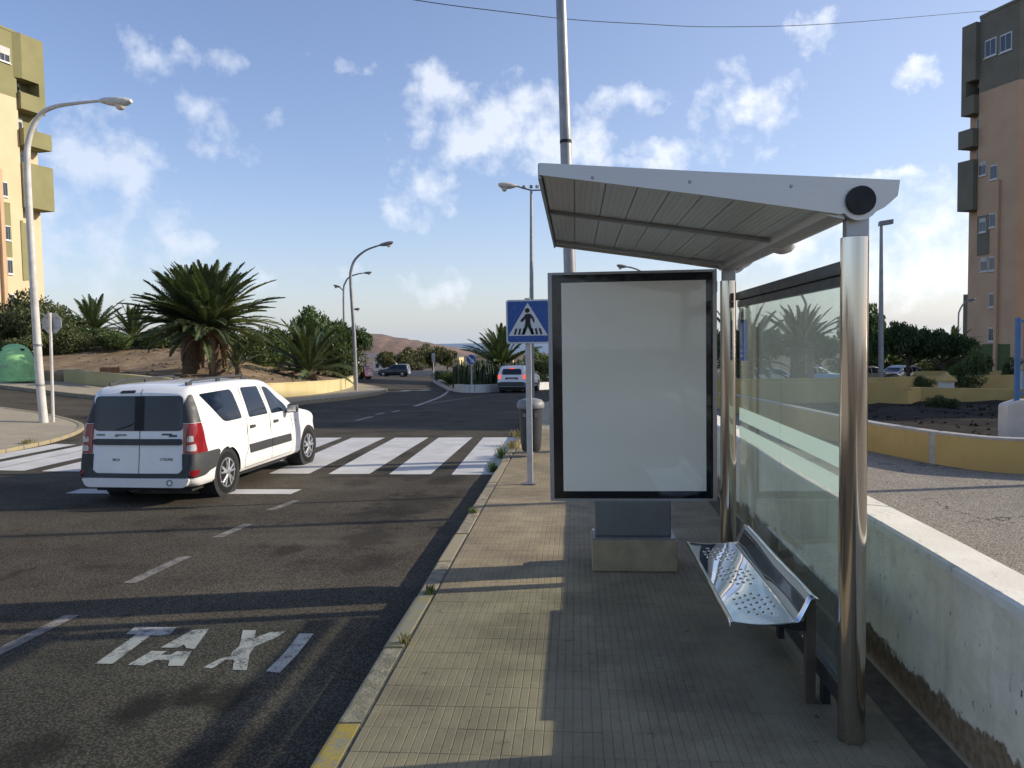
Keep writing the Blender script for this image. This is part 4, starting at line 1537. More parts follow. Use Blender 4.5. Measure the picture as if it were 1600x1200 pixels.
t = thing('small_sign', 'small narrow pale sign on a thin post at the roundabout edge', 'traffic sign', (-15.3, 84, T(-15.3, 84)))
MB().tube([(0, 0, 0), (0, 0, 2.6)], 0.05, 8).build('post', 'pole_paint', t, True)
MB().box((0, -0.06, 2.3), (0.34, 0.03, 1.0), bev=0.01).build('plate', 'sign_back', t)

# overhead cable
cab = smooth_path([(-12.9, 36, 18.9), (-7.8, 40, 19.22), (-3.26, 44, 20.0), (0.25, 48, 21.04), (4.34, 52, 22.19), (10.05, 57, 23.67), (20.0, 64, 26.16), (38.3, 77.9, 31.9), (39.2, 78.2, 31.75)], 6)
tag(MB().tube(cab, 0.022, 6).build('overhead_cable', 'rubber_black', None, True), 'thin dark cable slung across the top of the sky', 'cable')


# ------------------------------------------------------------------ vehicles
def interp(tab, x):
    if x <= tab[0][0]:
        return tab[0][1]
    for i in range(len(tab) - 1):
        if x <= tab[i + 1][0]:
            x0, y0 = tab[i]
            x1, y1 = tab[i + 1]
            t = (x - x0) / (x1 - x0)
            m0 = ((y1 - y0) / (x1 - x0) if i == 0 else (y1 - tab[i - 1][1]) / (x1 - tab[i - 1][0])) * (x1 - x0)
            m1 = ((y1 - y0) / (x1 - x0) if i + 2 >= len(tab) else (tab[i + 2][1] - y0) / (tab[i + 2][0] - x0)) * (x1 - x0)
            return (2 * t ** 3 - 3 * t * t + 1) * y0 + (t ** 3 - 2 * t * t + t) * m0 + (-2 * t ** 3 + 3 * t * t) * y1 + (t ** 3 - t * t) * m1
    return tab[-1][1]


class Car:
    cc = (0.50, 0.42)          # axis about which the rear corners are unrolled

    def __init__(self, spec, name, label, loc, rz, paint_, cat='car', group='cars', fine=True):
        self.s = spec
        self.root = thing(name, label, cat, loc, rz, group)
        self.fine = fine
        self.paint = paint_
        self.body()

    def body(self):
        s = self.s
        yr, yf = s['yr'], s['yf']
        W_ = s['w'] / 2
        zt = s['top']
        zb = s['belt']
        step = 0.05 if self.fine else 0.12
        n = int((yf - yr) / step)
        st = [yr + (yf - yr) * i / n for i in range(n + 1)]
        st = sorted(set([yr + 0.004, yr + 0.012, yr + 0.03] + st + [yf - 0.03, yf - 0.012]))
        vs_, rows = [], []
        ns = 10 if self.fine else 5

        def plan(y):
            e = min(y - yr, yf - y)
            rr = s.get('corner', 0.28)
            k = 1.0
            if e < rr:
                q = 1 - e / rr
                k = 1 - (0.11 if y < 0 else 0.22) * (1 - math.sqrt(max(0, 1 - q ** 2.6)))
            return W_ * k * (1 - 0.02 * max(0, (y - yf * 0.6) / (yf * 0.4)))

        for y in st:
            w = plan(y)
            top = interp(zt, y)
            bl = min(zb, top - 0.10)
            z0 = s['sill']
            e0 = max(0, 1 - (y - yr) / 0.10)
            z0b = z0 + 0.04 * e0
            gh = max(0.0, min(1.0, (top - zb) / 0.45))
            wtop = w * (0.97 - s['tumble'] * gh)
            half = [(0.0, z0b), (w * 0.80, z0b), (w * 0.93, z0b + 0.015), (w * 0.975, z0b + 0.06)]
            for k in range(1, 9):
                t = k / 9
                z = z0b + 0.06 + (bl - z0b - 0.06) * t
                half.append((w * (0.975 + 0.025 * math.sin(pi * min(1, t * 1.25)) - 0.012 * t), z))
            rc = 0.13 * (0.5 + 0.5 * gh)
            for k in range(0, ns + 1):
                t = k / ns
                z = bl + (top - rc - 0.02 - bl) * t
                half.append((w * 0.963 + (wtop - w * 0.963) * (t ** 1.25), z))
            for k in range(1, 8):
                a = (pi / 2) * k / 7
                half.append((wtop - rc * (1 - math.cos(a)), top - rc - 0.02 + rc * math.sin(a)))
            for q in (0.66, 0.33, 0.0):
                half.append(((wtop - rc) * q, top - 0.02 + 0.02 * (1 - q * q)))
            row = []
            for (x, z) in half:
                row.append((x, y, z))
            for (x, z) in reversed(half[1:-1]):
                row.append((-x, y, z))
            rows.append(row)
        k = len(rows[0])
        lean = s['lean']
        for row in rows:
            for (x, y, z) in row:
                f = max(0.0, min(1.0, (0.35 - (y - yr)) / 0.35))
                yy = y + f * lean * max(0.0, (z - s['belt'] * 0.92)) - f * 0.05 * math.exp(-((z - 0.45) / 0.2) ** 2) * s.get('bumpout', 1.0)
                yy += f * 0.05 * (abs(x) / W_) ** 2.5
                vs_.append((x, yy, z))
        fs = []
        for i in range(len(rows) - 1):
            for q in range(k):
                fs.append((i * k + q, i * k + (q + 1) % k, (i + 1) * k + (q + 1) % k, (i + 1) * k + q))
        fs.append(tuple(range(k)))
        fs.append(tuple(reversed(range((len(rows) - 1) * k, len(rows) * k))))
        bm = bmesh.new()
        bv = [bm.verts.new(v) for v in vs_]
        for f in fs:
            try:
                bm.faces.new([bv[i] for i in f])
            except ValueError:
                pass
        bmesh.ops.triangulate(bm, faces=[f for f in bm.faces if len(f.verts) > 4])
        bmesh.ops.recalc_face_normals(bm, faces=bm.faces[:])
        self.bvh = BVHTree.FromBMesh(bm)
        # wheel arches
        ra = s['rw'] + 0.055
        dl = []
        for f in bm.faces:
            c = f.calc_center_median()
            for wy in (0.0, s['wb']):
                if abs(c.x) > W_ * 0.62 and (c.y - wy) ** 2 + (c.z - s['rw']) ** 2 < (ra - 0.012) ** 2:
                    dl.append(f)
        bmesh.ops.delete(bm, geom=list(set(dl)), context='FACES')
        bset = set()
        for e in bm.edges:
            if e.is_boundary:
                bset.update(e.verts)
        for v in bm.verts:
            for wy in (0.0, s['wb']):
                if v in bset and abs(v.co.x) > W_ * 0.66:
                    d = Vector((v.co.y - wy, v.co.z - s['rw']))
                    if abs(d.length - ra) < 0.09 and d.y > -0.10:
                        d = d.normalized() * ra
                        v.co.y, v.co.z = wy + d.x, s['rw'] + d.y
                if abs(v.co.x) > W_ * 0.62:
                    d = Vector((v.co.y - wy, v.co.z - s['rw']))
                    if d.length < ra and d.y > -0.12:
                        d = d.normalized() * ra
                        v.co.y, v.co.z = wy + d.x, s['rw'] + d.y
        me = bpy.data.meshes.new('body')
        bm.to_mesh(me)
        bm.free()
        me.materials.append(MATS[self.paint])
        me.polygons.foreach_set('use_smooth', [True] * len(me.polygons))
        me.set_sharp_from_angle(angle=R(38))
        o = bpy.data.objects.new('body', me)
        COL.objects.link(o)
        o.parent = self.root
        self.body_o = o
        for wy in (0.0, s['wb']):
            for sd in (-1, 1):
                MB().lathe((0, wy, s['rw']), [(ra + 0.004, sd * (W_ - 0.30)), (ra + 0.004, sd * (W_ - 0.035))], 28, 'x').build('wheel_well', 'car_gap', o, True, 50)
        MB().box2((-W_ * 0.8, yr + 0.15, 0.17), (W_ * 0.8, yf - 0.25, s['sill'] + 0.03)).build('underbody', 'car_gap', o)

    def hit(self, side, a, b):
        if side in ('CR', 'CL'):
            sx = 1 if side == 'CR' else -1
            d = Vector((sx * math.cos(a), -math.sin(a), 0))
            c = Vector((sx * self.cc[0], self.s['yr'] + self.cc[1], b))
            h = self.bvh.ray_cast(c + d * 3, -d)
        elif side in ('R', 'L'):
            sx = 1 if side == 'R' else -1
            h = self.bvh.ray_cast(Vector((sx * 3, a, b)), Vector((-sx, 0, 0)))
        elif side == 'B':
            h = self.bvh.ray_cast(Vector((a, self.s['yr'] - 3, b)), Vector((0, 1, 0)))
        elif side == 'F':
            h = self.bvh.ray_cast(Vector((a, self.s['yf'] + 3, b)), Vector((0, -1, 0)))
        else:
            h = self.bvh.ray_cast(Vector((a, b, 4)), Vector((0, 0, -1)))
        return h[0], h[1]

    def patch(self, side, poly, name, mat, off=0.005, parent=None, cell=0.06, back=0.012, smooth=True):
        bm = poly_grid(poly, cell)
        if side in ('CR', 'CL'):
            sx = 1 if side == 'CR' else -1
            ctr = Vector((sx * self.cc[0], self.s['yr'] + self.cc[1], 0))

            def dof(co):
                d = Vector((co.x - ctr.x, co.y - ctr.y, 0))
                return d.normalized()
        else:
            dof = None
        dirs = {'CR': Vector((1, -1, 0)).normalized(), 'CL': Vector((-1, -1, 0)).normalized(), 'R': Vector((1, 0, 0)), 'L': Vector((-1, 0, 0)), 'B': Vector((0, -1, 0)), 'F': Vector((0, 1, 0)), 'T': Vector((0, 0, 1))}[side]
        bad = []
        for v in bm.verts:
            p, nrm = self.hit(side, v.co.x, v.co.y)
            if p is None:
                bad.append(v)
                continue
            v.co = p + (dof(p) if dof else dirs) * off
        if bad:
            bmesh.ops.delete(bm, geom=bad, context='VERTS')
        be = [e for e in bm.edges if e.is_boundary]
        r = bmesh.ops.extrude_edge_only(bm, edges=be)
        for g in r['geom']:
            if isinstance(g, bmesh.types.BMVert):
                g.co = g.co - (dof(g.co) if dof else dirs) * (off + back)
        bmesh.ops.recalc_face_normals(bm, faces=bm.faces[:])
        me = bpy.data.meshes.new(name)
        # outward facing check
        tot = sum((f.normal.dot(dirs) * f.calc_area() for f in bm.faces), 0.0)
        if tot < 0:
            for f in bm.faces:
                f.normal_flip()
        bm.to_mesh(me)
        bm.free()
        me.materials.append(MATS[mat])
        if smooth:
            me.polygons.foreach_set('use_smooth', [True] * len(me.polygons))
            me.set_sharp_from_angle(angle=R(35))
        o = bpy.data.objects.new(name, me)
        COL.objects.link(o)
        o.parent = parent or self.root
        return o

    def both(self, poly, name, mat, **kw):
        return [self.patch(sd, poly, name, mat, **kw) for sd in ('R', 'L')]

    def seam(self, side, pts, name='seam', w=0.006, parent=None):
        """thin dark line along a polyline on the body"""
        for i in range(len(pts) - 1):
            a, b = Vector(pts[i]), Vector(pts[i + 1])
            d = (b - a).normalized()
            n = Vector((-d.y, d.x)) * w / 2
            self.patch(side, [tuple(a + n), tuple(b + n), tuple(b - n), tuple(a - n)], name, 'car_gap', off=0.0025, parent=parent or self.body_o, cell=0.25, back=0.004)

    def wheels(self, rim='rim_silver', spokes=5):
        s = self.s
        r = s['rw']
        hw = s.get('tw', 0.20)
        W_ = s['w'] / 2
        for wy in (0.0, s['wb']):
            for sd in (-1, 1):
                w = bpy.data.objects.new('wheel', None)
                COL.objects.link(w)
                w.parent = self.root
                w.location = (sd * (W_ - 0.03 - hw / 2), wy, r)
                w.empty_display_size = 0.1
                prof = [(r * 0.66, -hw / 2), (r * 0.90, -hw / 2), (r * 0.97, -hw / 2 + 0.012), (r, -hw / 2 + 0.035), (r, hw / 2 - 0.035), (r * 0.97, hw / 2 - 0.012), (r * 0.90, hw / 2), (r * 0.66, hw / 2)]
                MB().lathe((0, 0, 0), prof, 32, 'x').build('tyre', 'tyre', w, True, 30)
                mb = MB()
                xo = sd * (hw / 2 + 0.003)
                ring = [(r * 0.69, xo - sd * 0.02), (r * 0.67, xo), (r * 0.61, xo), (r * 0.58, xo - sd * 0.03)]
                mb.lathe((0, 0, 0), ring, 32, 'x')
                mb2 = MB()
                if self.fine:
                    for k in range(spokes):
                        a = 2 * pi * k / spokes + 0.3
                        for da in (-0.16, 0.16):
                            c, sn = math.cos(a + da), math.sin(a + da)
                            c2, s2 = math.cos(a + da * 1.5), math.sin(a + da * 1.5)
                            mb2.tube([(xo + sd * 0.004, c * r * 0.12, sn * r * 0.12), (xo + sd * 0.002, c2 * r * 0.62, s2 * r * 0.62)], [0.020, 0.016], 8)
                    mb2.lathe((0, 0, 0), [(r * 0.20, xo - sd * 0.02), (r * 0.19, xo + sd * 0.014), (r * 0.08, xo + sd * 0.02)], 16, 'x')
                else:
                    mb2.lathe((0, 0, 0), [(r * 0.6, xo - sd * 0.01), (r * 0.3, xo + sd * 0.01), (r * 0.1, xo + sd * 0.01)], 16, 'x')
                rr_ = MB()
                rr_.raw(mb.v[:], [f for f in mb.f if len(f) == 4])
                rr_.raw(mb2.v, mb2.f)
                rr_.build('rim', rim, w, True, 40)
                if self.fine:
                    MB().lathe((0, 0, 0), [(r * 0.62, xo - sd * 0.05), (r * 0.05, xo - sd * 0.045)], 24, 'x').build('hub_shade_disc', 'car_gap', w)  # dark disc standing in for the shade behind the spokes

    def mirror(self, y, z, mat='car_plastic'):
        for sd in (-1, 1):
            p, _ = self.hit('R' if sd > 0 else 'L', y, z)
            if p is None:
                continue
            x = p.x
            m_ = MB().box((x + sd * 0.13, y + 0.02, z + 0.06), (0.19, 0.11, 0.15), bev=0.045).build('mirror', mat, self.root, True, 60)
            MB().box((x + sd * 0.03, y + 0.03, z + 0.0), (0.10, 0.05, 0.04), bev=0.01).build('mirror_arm', 'car_plastic', m_)
            MB().box((x + sd * 0.13, y - 0.038, z + 0.06), (0.15, 0.006, 0.11), bev=0.0).build('mirror_glass', 'rim_silver', m_)

    def rails(self, y0, y1, x, mat='car_plastic'):
        for sd in (-1, 1):
            pts = []
            for k in range(13):
                t = k / 12
                y = y0 + (y1 - y0) * t
                p, _ = self.hit('T', sd * x, y)
                lift = 0.055 * min(1, math.sin(pi * t) * 5 + 0.0)
                pts.append((p.x, p.y, p.z + lift))
            r = MB().tube(pts, 0.016, 8).build('roof_rail', mat, self.root, True)
            for t in (0.03, 0.5, 0.97):
                y = y0 + (y1 - y0) * t
                p, _ = self.hit('T', sd * x, y)
                MB().box((p.x, p.y, p.z + 0.022), (0.03, 0.10 if t == 0.5 else 0.14, 0.05), bev=0.01).build('rail_foot', mat, r)


# ---- the white estate at the crossing
spec = dict(yr=-0.84, yf=3.34, w=1.735, sill=0.235, belt=0.98, tumble=0.135, rw=0.315, wb=2.88, lean=0.20, corner=0.30, tw=0.19,
            top=[(-0.84, 1.50), (-0.72, 1.565), (-0.4, 1.60), (0.5, 1.615), (1.2, 1.60), (1.62, 1.54), (2.1, 1.30), (2.55, 1.06), (2.75, 1.005), (2.98, 0.96), (3.2, 0.88), (3.34, 0.72)])
cz = T(-5.9, 12) - 0.15
c1 = Car(spec, 'estate_car', 'white estate car with roof rails halfway onto the zebra crossing', (-5.96, 11.12, cz), R(-3.6), 'car_white', group='cars on the road')
c1.root.scale = (1.03, 1.03, 1.03)
c1.wheels()
c1.mirror(1.98, 1.0, 'car_plastic')
c1.rails(-0.50, 1.15, 0.56)
# side glass
qw = c1.both(rpoly([(-0.50, 1.46, 0.05), (0.38, 1.48, 0.09), (0.50, 1.04, 0.05), (-0.02, 1.035, 0.10)], 0.05), 'quarter_window', 'car_glass')
rw_ = c1.both(rpoly([(0.66, 1.485, 0.05), (1.20, 1.475, 0.04), (1.34, 1.03, 0.03), (0.72, 1.03, 0.04)], 0.04), 'rear_door_window', 'car_glass')
fw_ = c1.both(rpoly([(1.36, 1.462, 0.04), (1.55, 1.435, 0.12), (2.03, 1.13, 0.06), (2.10, 1.02, 0.03), (1.47, 1.02, 0.03)], 0.04), 'front_door_window', 'car_glass')
for sd in ('R', 'L'):
    c1.seam(sd, [(0.60, 1.50), (0.63, 1.0), (0.62, 0.60), (0.50, 0.42), (0.50, 0.30)], w=0.008)
    c1.seam(sd, [(1.30, 1.48), (1.40, 1.0), (1.40, 0.30)], w=0.008)
    c1.seam(sd, [(2.16, 1.0), (2.22, 0.8), (2.20, 0.5), (2.12, 0.31)], w=0.008)
    c1.seam(sd, [(0.50, 0.30), (2.12, 0.31)], w=0.007)
c1.both(rpoly([(0.66, 0.50), (1.375, 0.50), (1.375, 0.63), (0.64, 0.63)], 0.02), 'side_moulding', 'car_plastic', off=0.016)
c1.both(rpoly([(1.395, 0.50), (2.12, 0.50), (2.10, 0.625), (1.395, 0.63)], 0.02), 'side_moulding', 'car_plastic', off=0.016)
for y in (0.72, 1.52):
    c1.both(rpoly([(y, 0.865), (y + 0.15, 0.865), (y + 0.15, 0.905), (y, 0.91)], 0.018), 'door_handle', 'car_plastic', off=0.022)
c1.both([(2.36 + 0.03 * math.cos(k * pi / 6), 0.82 + 0.018 * math.sin(k * pi / 6)) for k in range(12)], 'side_repeater', 'lens_clear', off=0.008)
c1.both(rpoly([(0.02, 0.84), (0.24, 0.84), (0.24, 0.66), (0.02, 0.66)], 0.03), 'fuel_flap', 'car_white', off=0.003)
# rear: pillars, lamps, doors, bumper (corner pieces are unrolled about the rear corners)
for sd in ('CR', 'CL'):
    c1.patch(sd, rpoly([(R(31), 1.094, 0), (R(67), 1.094, 0), (R(66), 1.34, 0), (R(54), 1.46, 0.04), (R(44), 1.47, 0.05), (R(36), 1.30, 0)], 0.02), 'pillar_trim', 'car_plastic', off=0.006, cell=0.05)
    tl = c1.patch(sd, rpoly([(R(19), 0.695), (R(68), 0.695), (R(67), 1.088), (R(31), 1.088)], 0.015), 'tail_light', 'lens_red', off=0.012, cell=0.05)
    c1.patch(sd, rpoly([(R(46), 0.725), (R(62), 0.725), (R(61), 0.80), (R(47), 0.82)], 0.05), 'reverse_lens', 'lens_clear', off=0.017, parent=tl, cell=0.05)
    c1.patch(sd, rpoly([(R(50), 0.85), (R(61), 0.845), (R(60), 0.92), (R(51), 0.93)], 0.03), 'indicator_lens', 'lens_clear', off=0.017, parent=tl, cell=0.05)
    c1.patch(sd, rpoly([(R(43), 0.475), (R(60), 0.475), (R(58), 0.41), (R(52), 0.385), (R(45), 0.41)], 0.02), 'fog_reflector', 'lens_red', off=0.026, cell=0.05)
    c1.patch(sd, rpoly([(R(-6), 0.690), (R(70), 0.690), (R(70), 0.372), (R(50), 0.372), (R(30), 0.385), (R(14), 0.43), (R(-6), 0.45)], 0.02), 'bumper_trim', 'car_plastic', off=0.014, cell=0.05)
gw = c1.patch('B', rpoly([(-0.635, 1.455), (-0.645, 0.99), (0.645, 0.99), (0.635, 1.455)][::-1], 0.075), 'rear_window', 'car_glass', off=0.006, cell=0.08)
c1.patch('B', [(-0.045, 0.995), (0.095, 0.995), (0.095, 1.45), (-0.045, 1.45)], 'centre_pillar', 'car_gap', off=0.008, parent=gw, cell=0.2)
c1.seam('B', [(0.035, 1.54), (0.035, 1.46)], w=0.008)
c1.seam('B', [(0.035, 0.99), (0.035, 0.43)], w=0.009)
c1.patch('B', rpoly([(-0.635, 0.805), (0.635, 0.805), (0.635, 0.885), (-0.635, 0.885)], 0.03), 'rear_moulding', 'car_plastic', off=0.024, cell=0.1)
c1.patch('B', rpoly([(-0.27, 1.49), (-0.05, 1.495), (-0.055, 1.53), (-0.265, 1.525)], 0.015), 'high_brake_light', 'car_gap', off=0.010, cell=0.1)
# dark bumper surround shaped as a U below the doors
bw = rpoly([(-0.755, 0.69, 0), (-0.675, 0.69, 0), (-0.665, 0.50, 0.08), (-0.61, 0.43, 0.08), (0.61, 0.43, 0.08), (0.665, 0.50, 0.08), (0.675, 0.69, 0), (0.755, 0.69, 0), (0.76, 0.372, 0), (-0.76, 0.372, 0)], 0.02)
c1.patch('B', bw, 'bumper_trim', 'car_plastic', off=0.016, cell=0.05)
c1.both(rpoly([(-0.45, 0.690), (-0.26, 0.690), (-0.22, 0.655), (-0.33, 0.50), (-0.345, 0.455), (-0.45, 0.455)], 0.012), 'bumper_trim', 'car_plastic', off=0.013, cell=0.035)
MB().prism(rpoly([(-0.775, 0.37), (0.775, 0.37), (0.73, 0.275), (0.68, 0.25), (-0.68, 0.25), (-0.73, 0.275)], 0.03), -0.888, -0.66, 'y').build('bumper_skirt', 'car_white', c1.root, True, 30)
MB().lathe((0.50, -0.894, 0.315), [(0.042, -0.004), (0.040, 0.006)], 18, 'y').build('towing_eye_cap', 'badge_dark', c1.root)
MB().lathe((0.505, -0.896, 0.315), [(0.030, -0.004), (0.028, 0.006)], 18, 'y').build('towing_eye_cap', 'car_white', c1.root)
for (a, z, w, h) in [(-0.545, 0.94, 0.13, 0.022), (-0.24, 0.938, 0.16, 0.020), (-0.305, 0.925, 0.05, 0.02), (0.42, 0.945, 0.14, 0.022), (0.505, 0.925, 0.11, 0.026)]:
    c1.patch('B', [(a - w / 2, z - h / 2), (a + w / 2, z - h / 2), (a + w / 2, z + h / 2), (a - w / 2, z + h / 2)], 'badge', 'badge_dark' if a > 0 else 'lamp_dark', off=0.008, cell=0.5)


def text_mesh(body, size, mat, parent, loc, rot, name='lettering', depth=0.002):
    cu = bpy.data.curves.new(name, 'FONT')
    cu.body = body
    cu.size = size
    cu.extrude = depth
    cu.align_x = 'CENTER'
    cu.align_y = 'CENTER'
    to = bpy.data.objects.new('tmp', cu)
    COL.objects.link(to)
    dg = bpy.context.evaluated_depsgraph_get()
    me = bpy.data.meshes.new_from_object(to.evaluated_get(dg))
    bpy.data.objects.remove(to)
    me.materials.clear()
    me.materials.append(MATS[mat])
    o = bpy.data.objects.new(name, me)
    COL.objects.link(o)
    o.parent = parent
    o.location = loc
    o.rotation_euler = rot
    return o


for (a, z, tx) in [(-0.30, 0.605, 'MCV'), (0.42, 0.615, 'LOGAN')]:
    p, _ = c1.hit('B', a, z)
    text_mesh(tx, 0.052, 'badge_dark', c1.root, (a, p.y - 0.004, z), (R(90), 0, 0), depth=0.0015)
# number on the car's left door panel edge is hidden; wiper on the rear glass
p, _ = c1.hit('B', -0.2, 1.03)
MB().tube([(-0.30, p.y - 0.015, 1.01), (-0.12, p.y - 0.012, 1.06), (0.0, p.y + 0.01, 1.12)], 0.008, 6).build('wiper', 'car_plastic', c1.root)

# ---- white SUV braking by the island
spec2 = dict(yr=-0.86, yf=3.45, w=1.80, sill=0.34, belt=1.06, tumble=0.15, rw=0.35, wb=2.67, lean=0.30, corner=0.30, tw=0.22,
             top=[(-0.86, 1.45), (-0.74, 1.555), (-0.3, 1.62), (0.8, 1.63), (1.3, 1.58), (1.9, 1.28), (2.25, 1.12), (2.7, 1.07), (3.2, 0.98), (3.45, 0.80)])
zc = T(-3.6, 47) - 0.15
c2 = Car(spec2, 'suv_car', 'white SUV with lit brake lights seen from behind beside the island', (-3.62, 46.6, zc), R(-9), 'car_white', group='cars on the road')
c2.root.rotation_euler = (R(-1.8), 0, R(-9))
c2.wheels()
c2.mirror(1.75, 1.12, 'car_plastic')
c2.rails(-0.55, 1.1, 0.58)
c2.both(rpoly([(-0.35, 1.10), (0.60, 1.10), (0.60, 1.48), (-0.28, 1.44)], 0.05), 'rear_door_window', 'car_glass')
c2.both(rpoly([(0.68, 1.10), (1.75, 1.10), (1.28, 1.46), (0.68, 1.49)], 0.04), 'front_door_window', 'car_glass')
c2.both(rpoly([(0.30, 0.45), (2.25, 0.45), (2.25, 0.56), (0.30, 0.56)], 0.02), 'side_moulding', 'car_plastic', off=0.012)
g2 = c2.patch('B', rpoly([(-0.60, 1.08), (0.60, 1.08), (0.55, 1.42), (-0.55, 1.42)], 0.10), 'rear_window', 'car_glass', off=0.006, cell=0.1)
for s_ in (-1, 1):
    c2.patch('B', rpoly([(s_ * 0.76 - 0.09, 0.84), (s_ * 0.76 + 0.09, 0.84), (s_ * 0.76 + 0.09, 1.08), (s_ * 0.76 - 0.09, 1.08)], 0.03), 'tail_light', 'brake_light', off=0.015, cell=0.05)
c2.patch('B', rpoly([(-0.16, 1.43), (0.16, 1.43), (0.16, 1.475), (-0.16, 1.475)], 0.015), 'high_brake_light', 'brake_light', off=0.012, cell=0.2)
c2.patch('B', rpoly([(-0.40, 0.80), (0.40, 0.80), (0.36, 0.92), (-0.36, 0.92)], 0.02), 'plate_recess', 'car_plastic', off=0.008, cell=0.2)
c2.patch('B', rpoly([(-0.26, 0.77), (0.26, 0.77), (0.26, 0.84), (-0.26, 0.84)], 0.01), 'number_plate', 'plate_white', off=0.016, cell=0.3)
c2.patch('B', rpoly([(-0.86, 0.36), (0.86, 0.36), (0.84, 0.60), (0.62, 0.66), (-0.62, 0.66), (-0.84, 0.60)], 0.03), 'bumper_trim', 'car_plastic', off=0.014, cell=0.08)
c2.both(rpoly([(-0.95, 0.37), (-0.40, 0.37), (-0.42, 0.60), (-0.95, 0.60)], 0.02), 'bumper_trim', 'car_plastic', off=0.012)


# ---- smaller distant cars
def far_car(name, label, loc, rz, paint_, spec_, group):
    c = Car(spec_, name, label, loc, rz, paint_, group=group, fine=False)
    c.wheels()
    z = spec_['belt']
    h = spec_['gh']
    c.both(rpoly([(spec_['qs'], z + 0.04), (spec_['mid'] - 0.03, z + 0.04), (spec_['mid'] - 0.03, z + h), (spec_['qs'] + 0.1, z + h - 0.03)], 0.05), 'rear_side_window', 'car_glass', cell=0.2)
    c.both(rpoly([(spec_['mid'] + 0.03, z + 0.04), (spec_['ws'], z + 0.04), (spec_['ws'] - 0.55, z + h - 0.02), (spec_['mid'] + 0.03, z + h)], 0.04), 'front_side_window', 'car_glass', cell=0.2)
    c.patch('B', rpoly([(-0.58, z + 0.05), (0.58, z + 0.05), (0.52, z + h - 0.03), (-0.52, z + h - 0.03)], 0.06), 'rear_window', 'car_glass', cell=0.2)
    c.patch('F', rpoly([(-0.62, z + 0.08), (0.62, z + 0.08), (0.50, z + h - 0.05), (-0.50, z + h - 0.05)], 0.06), 'windscreen', 'car_glass', cell=0.1)
    for s_ in (-1, 1):
        c.patch('B', rpoly([(s_ * 0.70 - 0.08, z - 0.25), (s_ * 0.70 + 0.08, z - 0.25), (s_ * 0.70 + 0.08, z), (s_ * 0.70 - 0.08, z)], 0.02), 'tail_light', 'lens_red', off=0.012, cell=0.1)
        c.patch('F', rpoly([(s_ * 0.58 - 0.13, z - 0.32), (s_ * 0.58 + 0.13, z - 0.32), (s_ * 0.58 + 0.13, z - 0.20), (s_ * 0.58 - 0.13, z - 0.20)], 0.03), 'headlight', 'lens_clear', off=0.012, cell=0.1)
    c.patch('B', rpoly([(-0.25, 0.50), (0.25, 0.50), (0.25, 0.60), (-0.25, 0.60)], 0.01), 'number_plate', 'plate_white', off=0.012, cell=0.3)
    return c


suv = dict(yr=-0.8, yf=3.4, w=1.8, sill=0.30, belt=1.0, tumble=0.15, rw=0.35, wb=2.6, lean=0.22, gh=0.52, qs=-0.45, mid=0.62, ws=1.85,
           top=[(-0.8, 1.5), (-0.6, 1.62), (0, 1.68), (0.9, 1.66), (1.3, 1.58), (1.95, 1.16), (2.2, 1.08), (3.0, 1.0), (3.4, 0.78)])
hat = dict(yr=-0.62, yf=3.2, w=1.72, sill=0.24, belt=0.90, tumble=0.17, rw=0.31, wb=2.5, lean=0.40, gh=0.42, qs=-0.15, mid=0.72, ws=1.85,
           top=[(-0.62, 1.15), (-0.35, 1.36), (0.1, 1.44), (0.9, 1.46), (1.3, 1.38), (1.95, 1.02), (2.2, 0.94), (2.9, 0.86), (3.2, 0.65)])
sal = dict(yr=-0.95, yf=3.45, w=1.76, sill=0.23, belt=0.90, tumble=0.17, rw=0.31, wb=2.65, lean=0.05, gh=0.40, qs=0.0, mid=0.82, ws=2.0,
           top=[(-0.95, 0.92), (-0.5, 0.98), (-0.3, 1.05), (0.2, 1.38), (0.9, 1.44), (1.4, 1.36), (2.1, 1.0), (2.4, 0.93), (3.1, 0.84), (3.45, 0.62)])


def gpos(x, y, off=-0.15):
    return (x, y, T(x, y) + off)


far_car('suv_car', 'dark navy SUV parked side-on across the far end of the road', gpos(-23.0, 104, -0.1), R(88), 'car_navy', suv, 'cars on the road')
far_car('hatchback_car', 'dark red car half hidden behind the bend lamp', gpos(-20.9, 76.5), R(72), 'car_red', hat, 'cars on the road')
far_car('hatchback_car', 'bright blue car behind the island hedge', gpos(-6.2, 63.5, 0.0), R(78), 'car_blue', hat, 'cars on the road')
GP = 'cars parked in the lot'
far_car('saloon_car', 'silver car parked in the lot just right of the car-park lamp', gpos(22.4, 57.5, -0.3), R(-62), 'car_silver', sal, GP)
far_car('hatchback_car', 'dark grey car parked in the lot beside the near steel post', gpos(19.2, 56.0, -0.3), R(-70), 'car_grey', hat, GP)
far_car('saloon_car', 'white car parked under the trees between the two right lamps', gpos(24.6, 60.5, -0.3), R(105), 'car_white', sal, GP)
far_car('hatchback_car', 'silver hatchback seen through the shelter glass behind the left palm', gpos(11.3, 55, -0.3), R(-75), 'car_silver', hat, GP)
far_car('saloon_car', 'white car seen through the shelter glass left of the squat palm', gpos(12.9, 57, -0.3), R(-100), 'car_white', sal, GP)
far_car('hatchback_car', 'blue hatchback seen through the shelter glass right of the squat palm', gpos(15.9, 57, -0.3), R(-60), 'car_blue', hat, GP)


# ------------------------------------------------------------------ low walls
def ygroup(name, label, loc, cat='wall', group=None):
    return thing(name, label, cat, loc, 0, group)


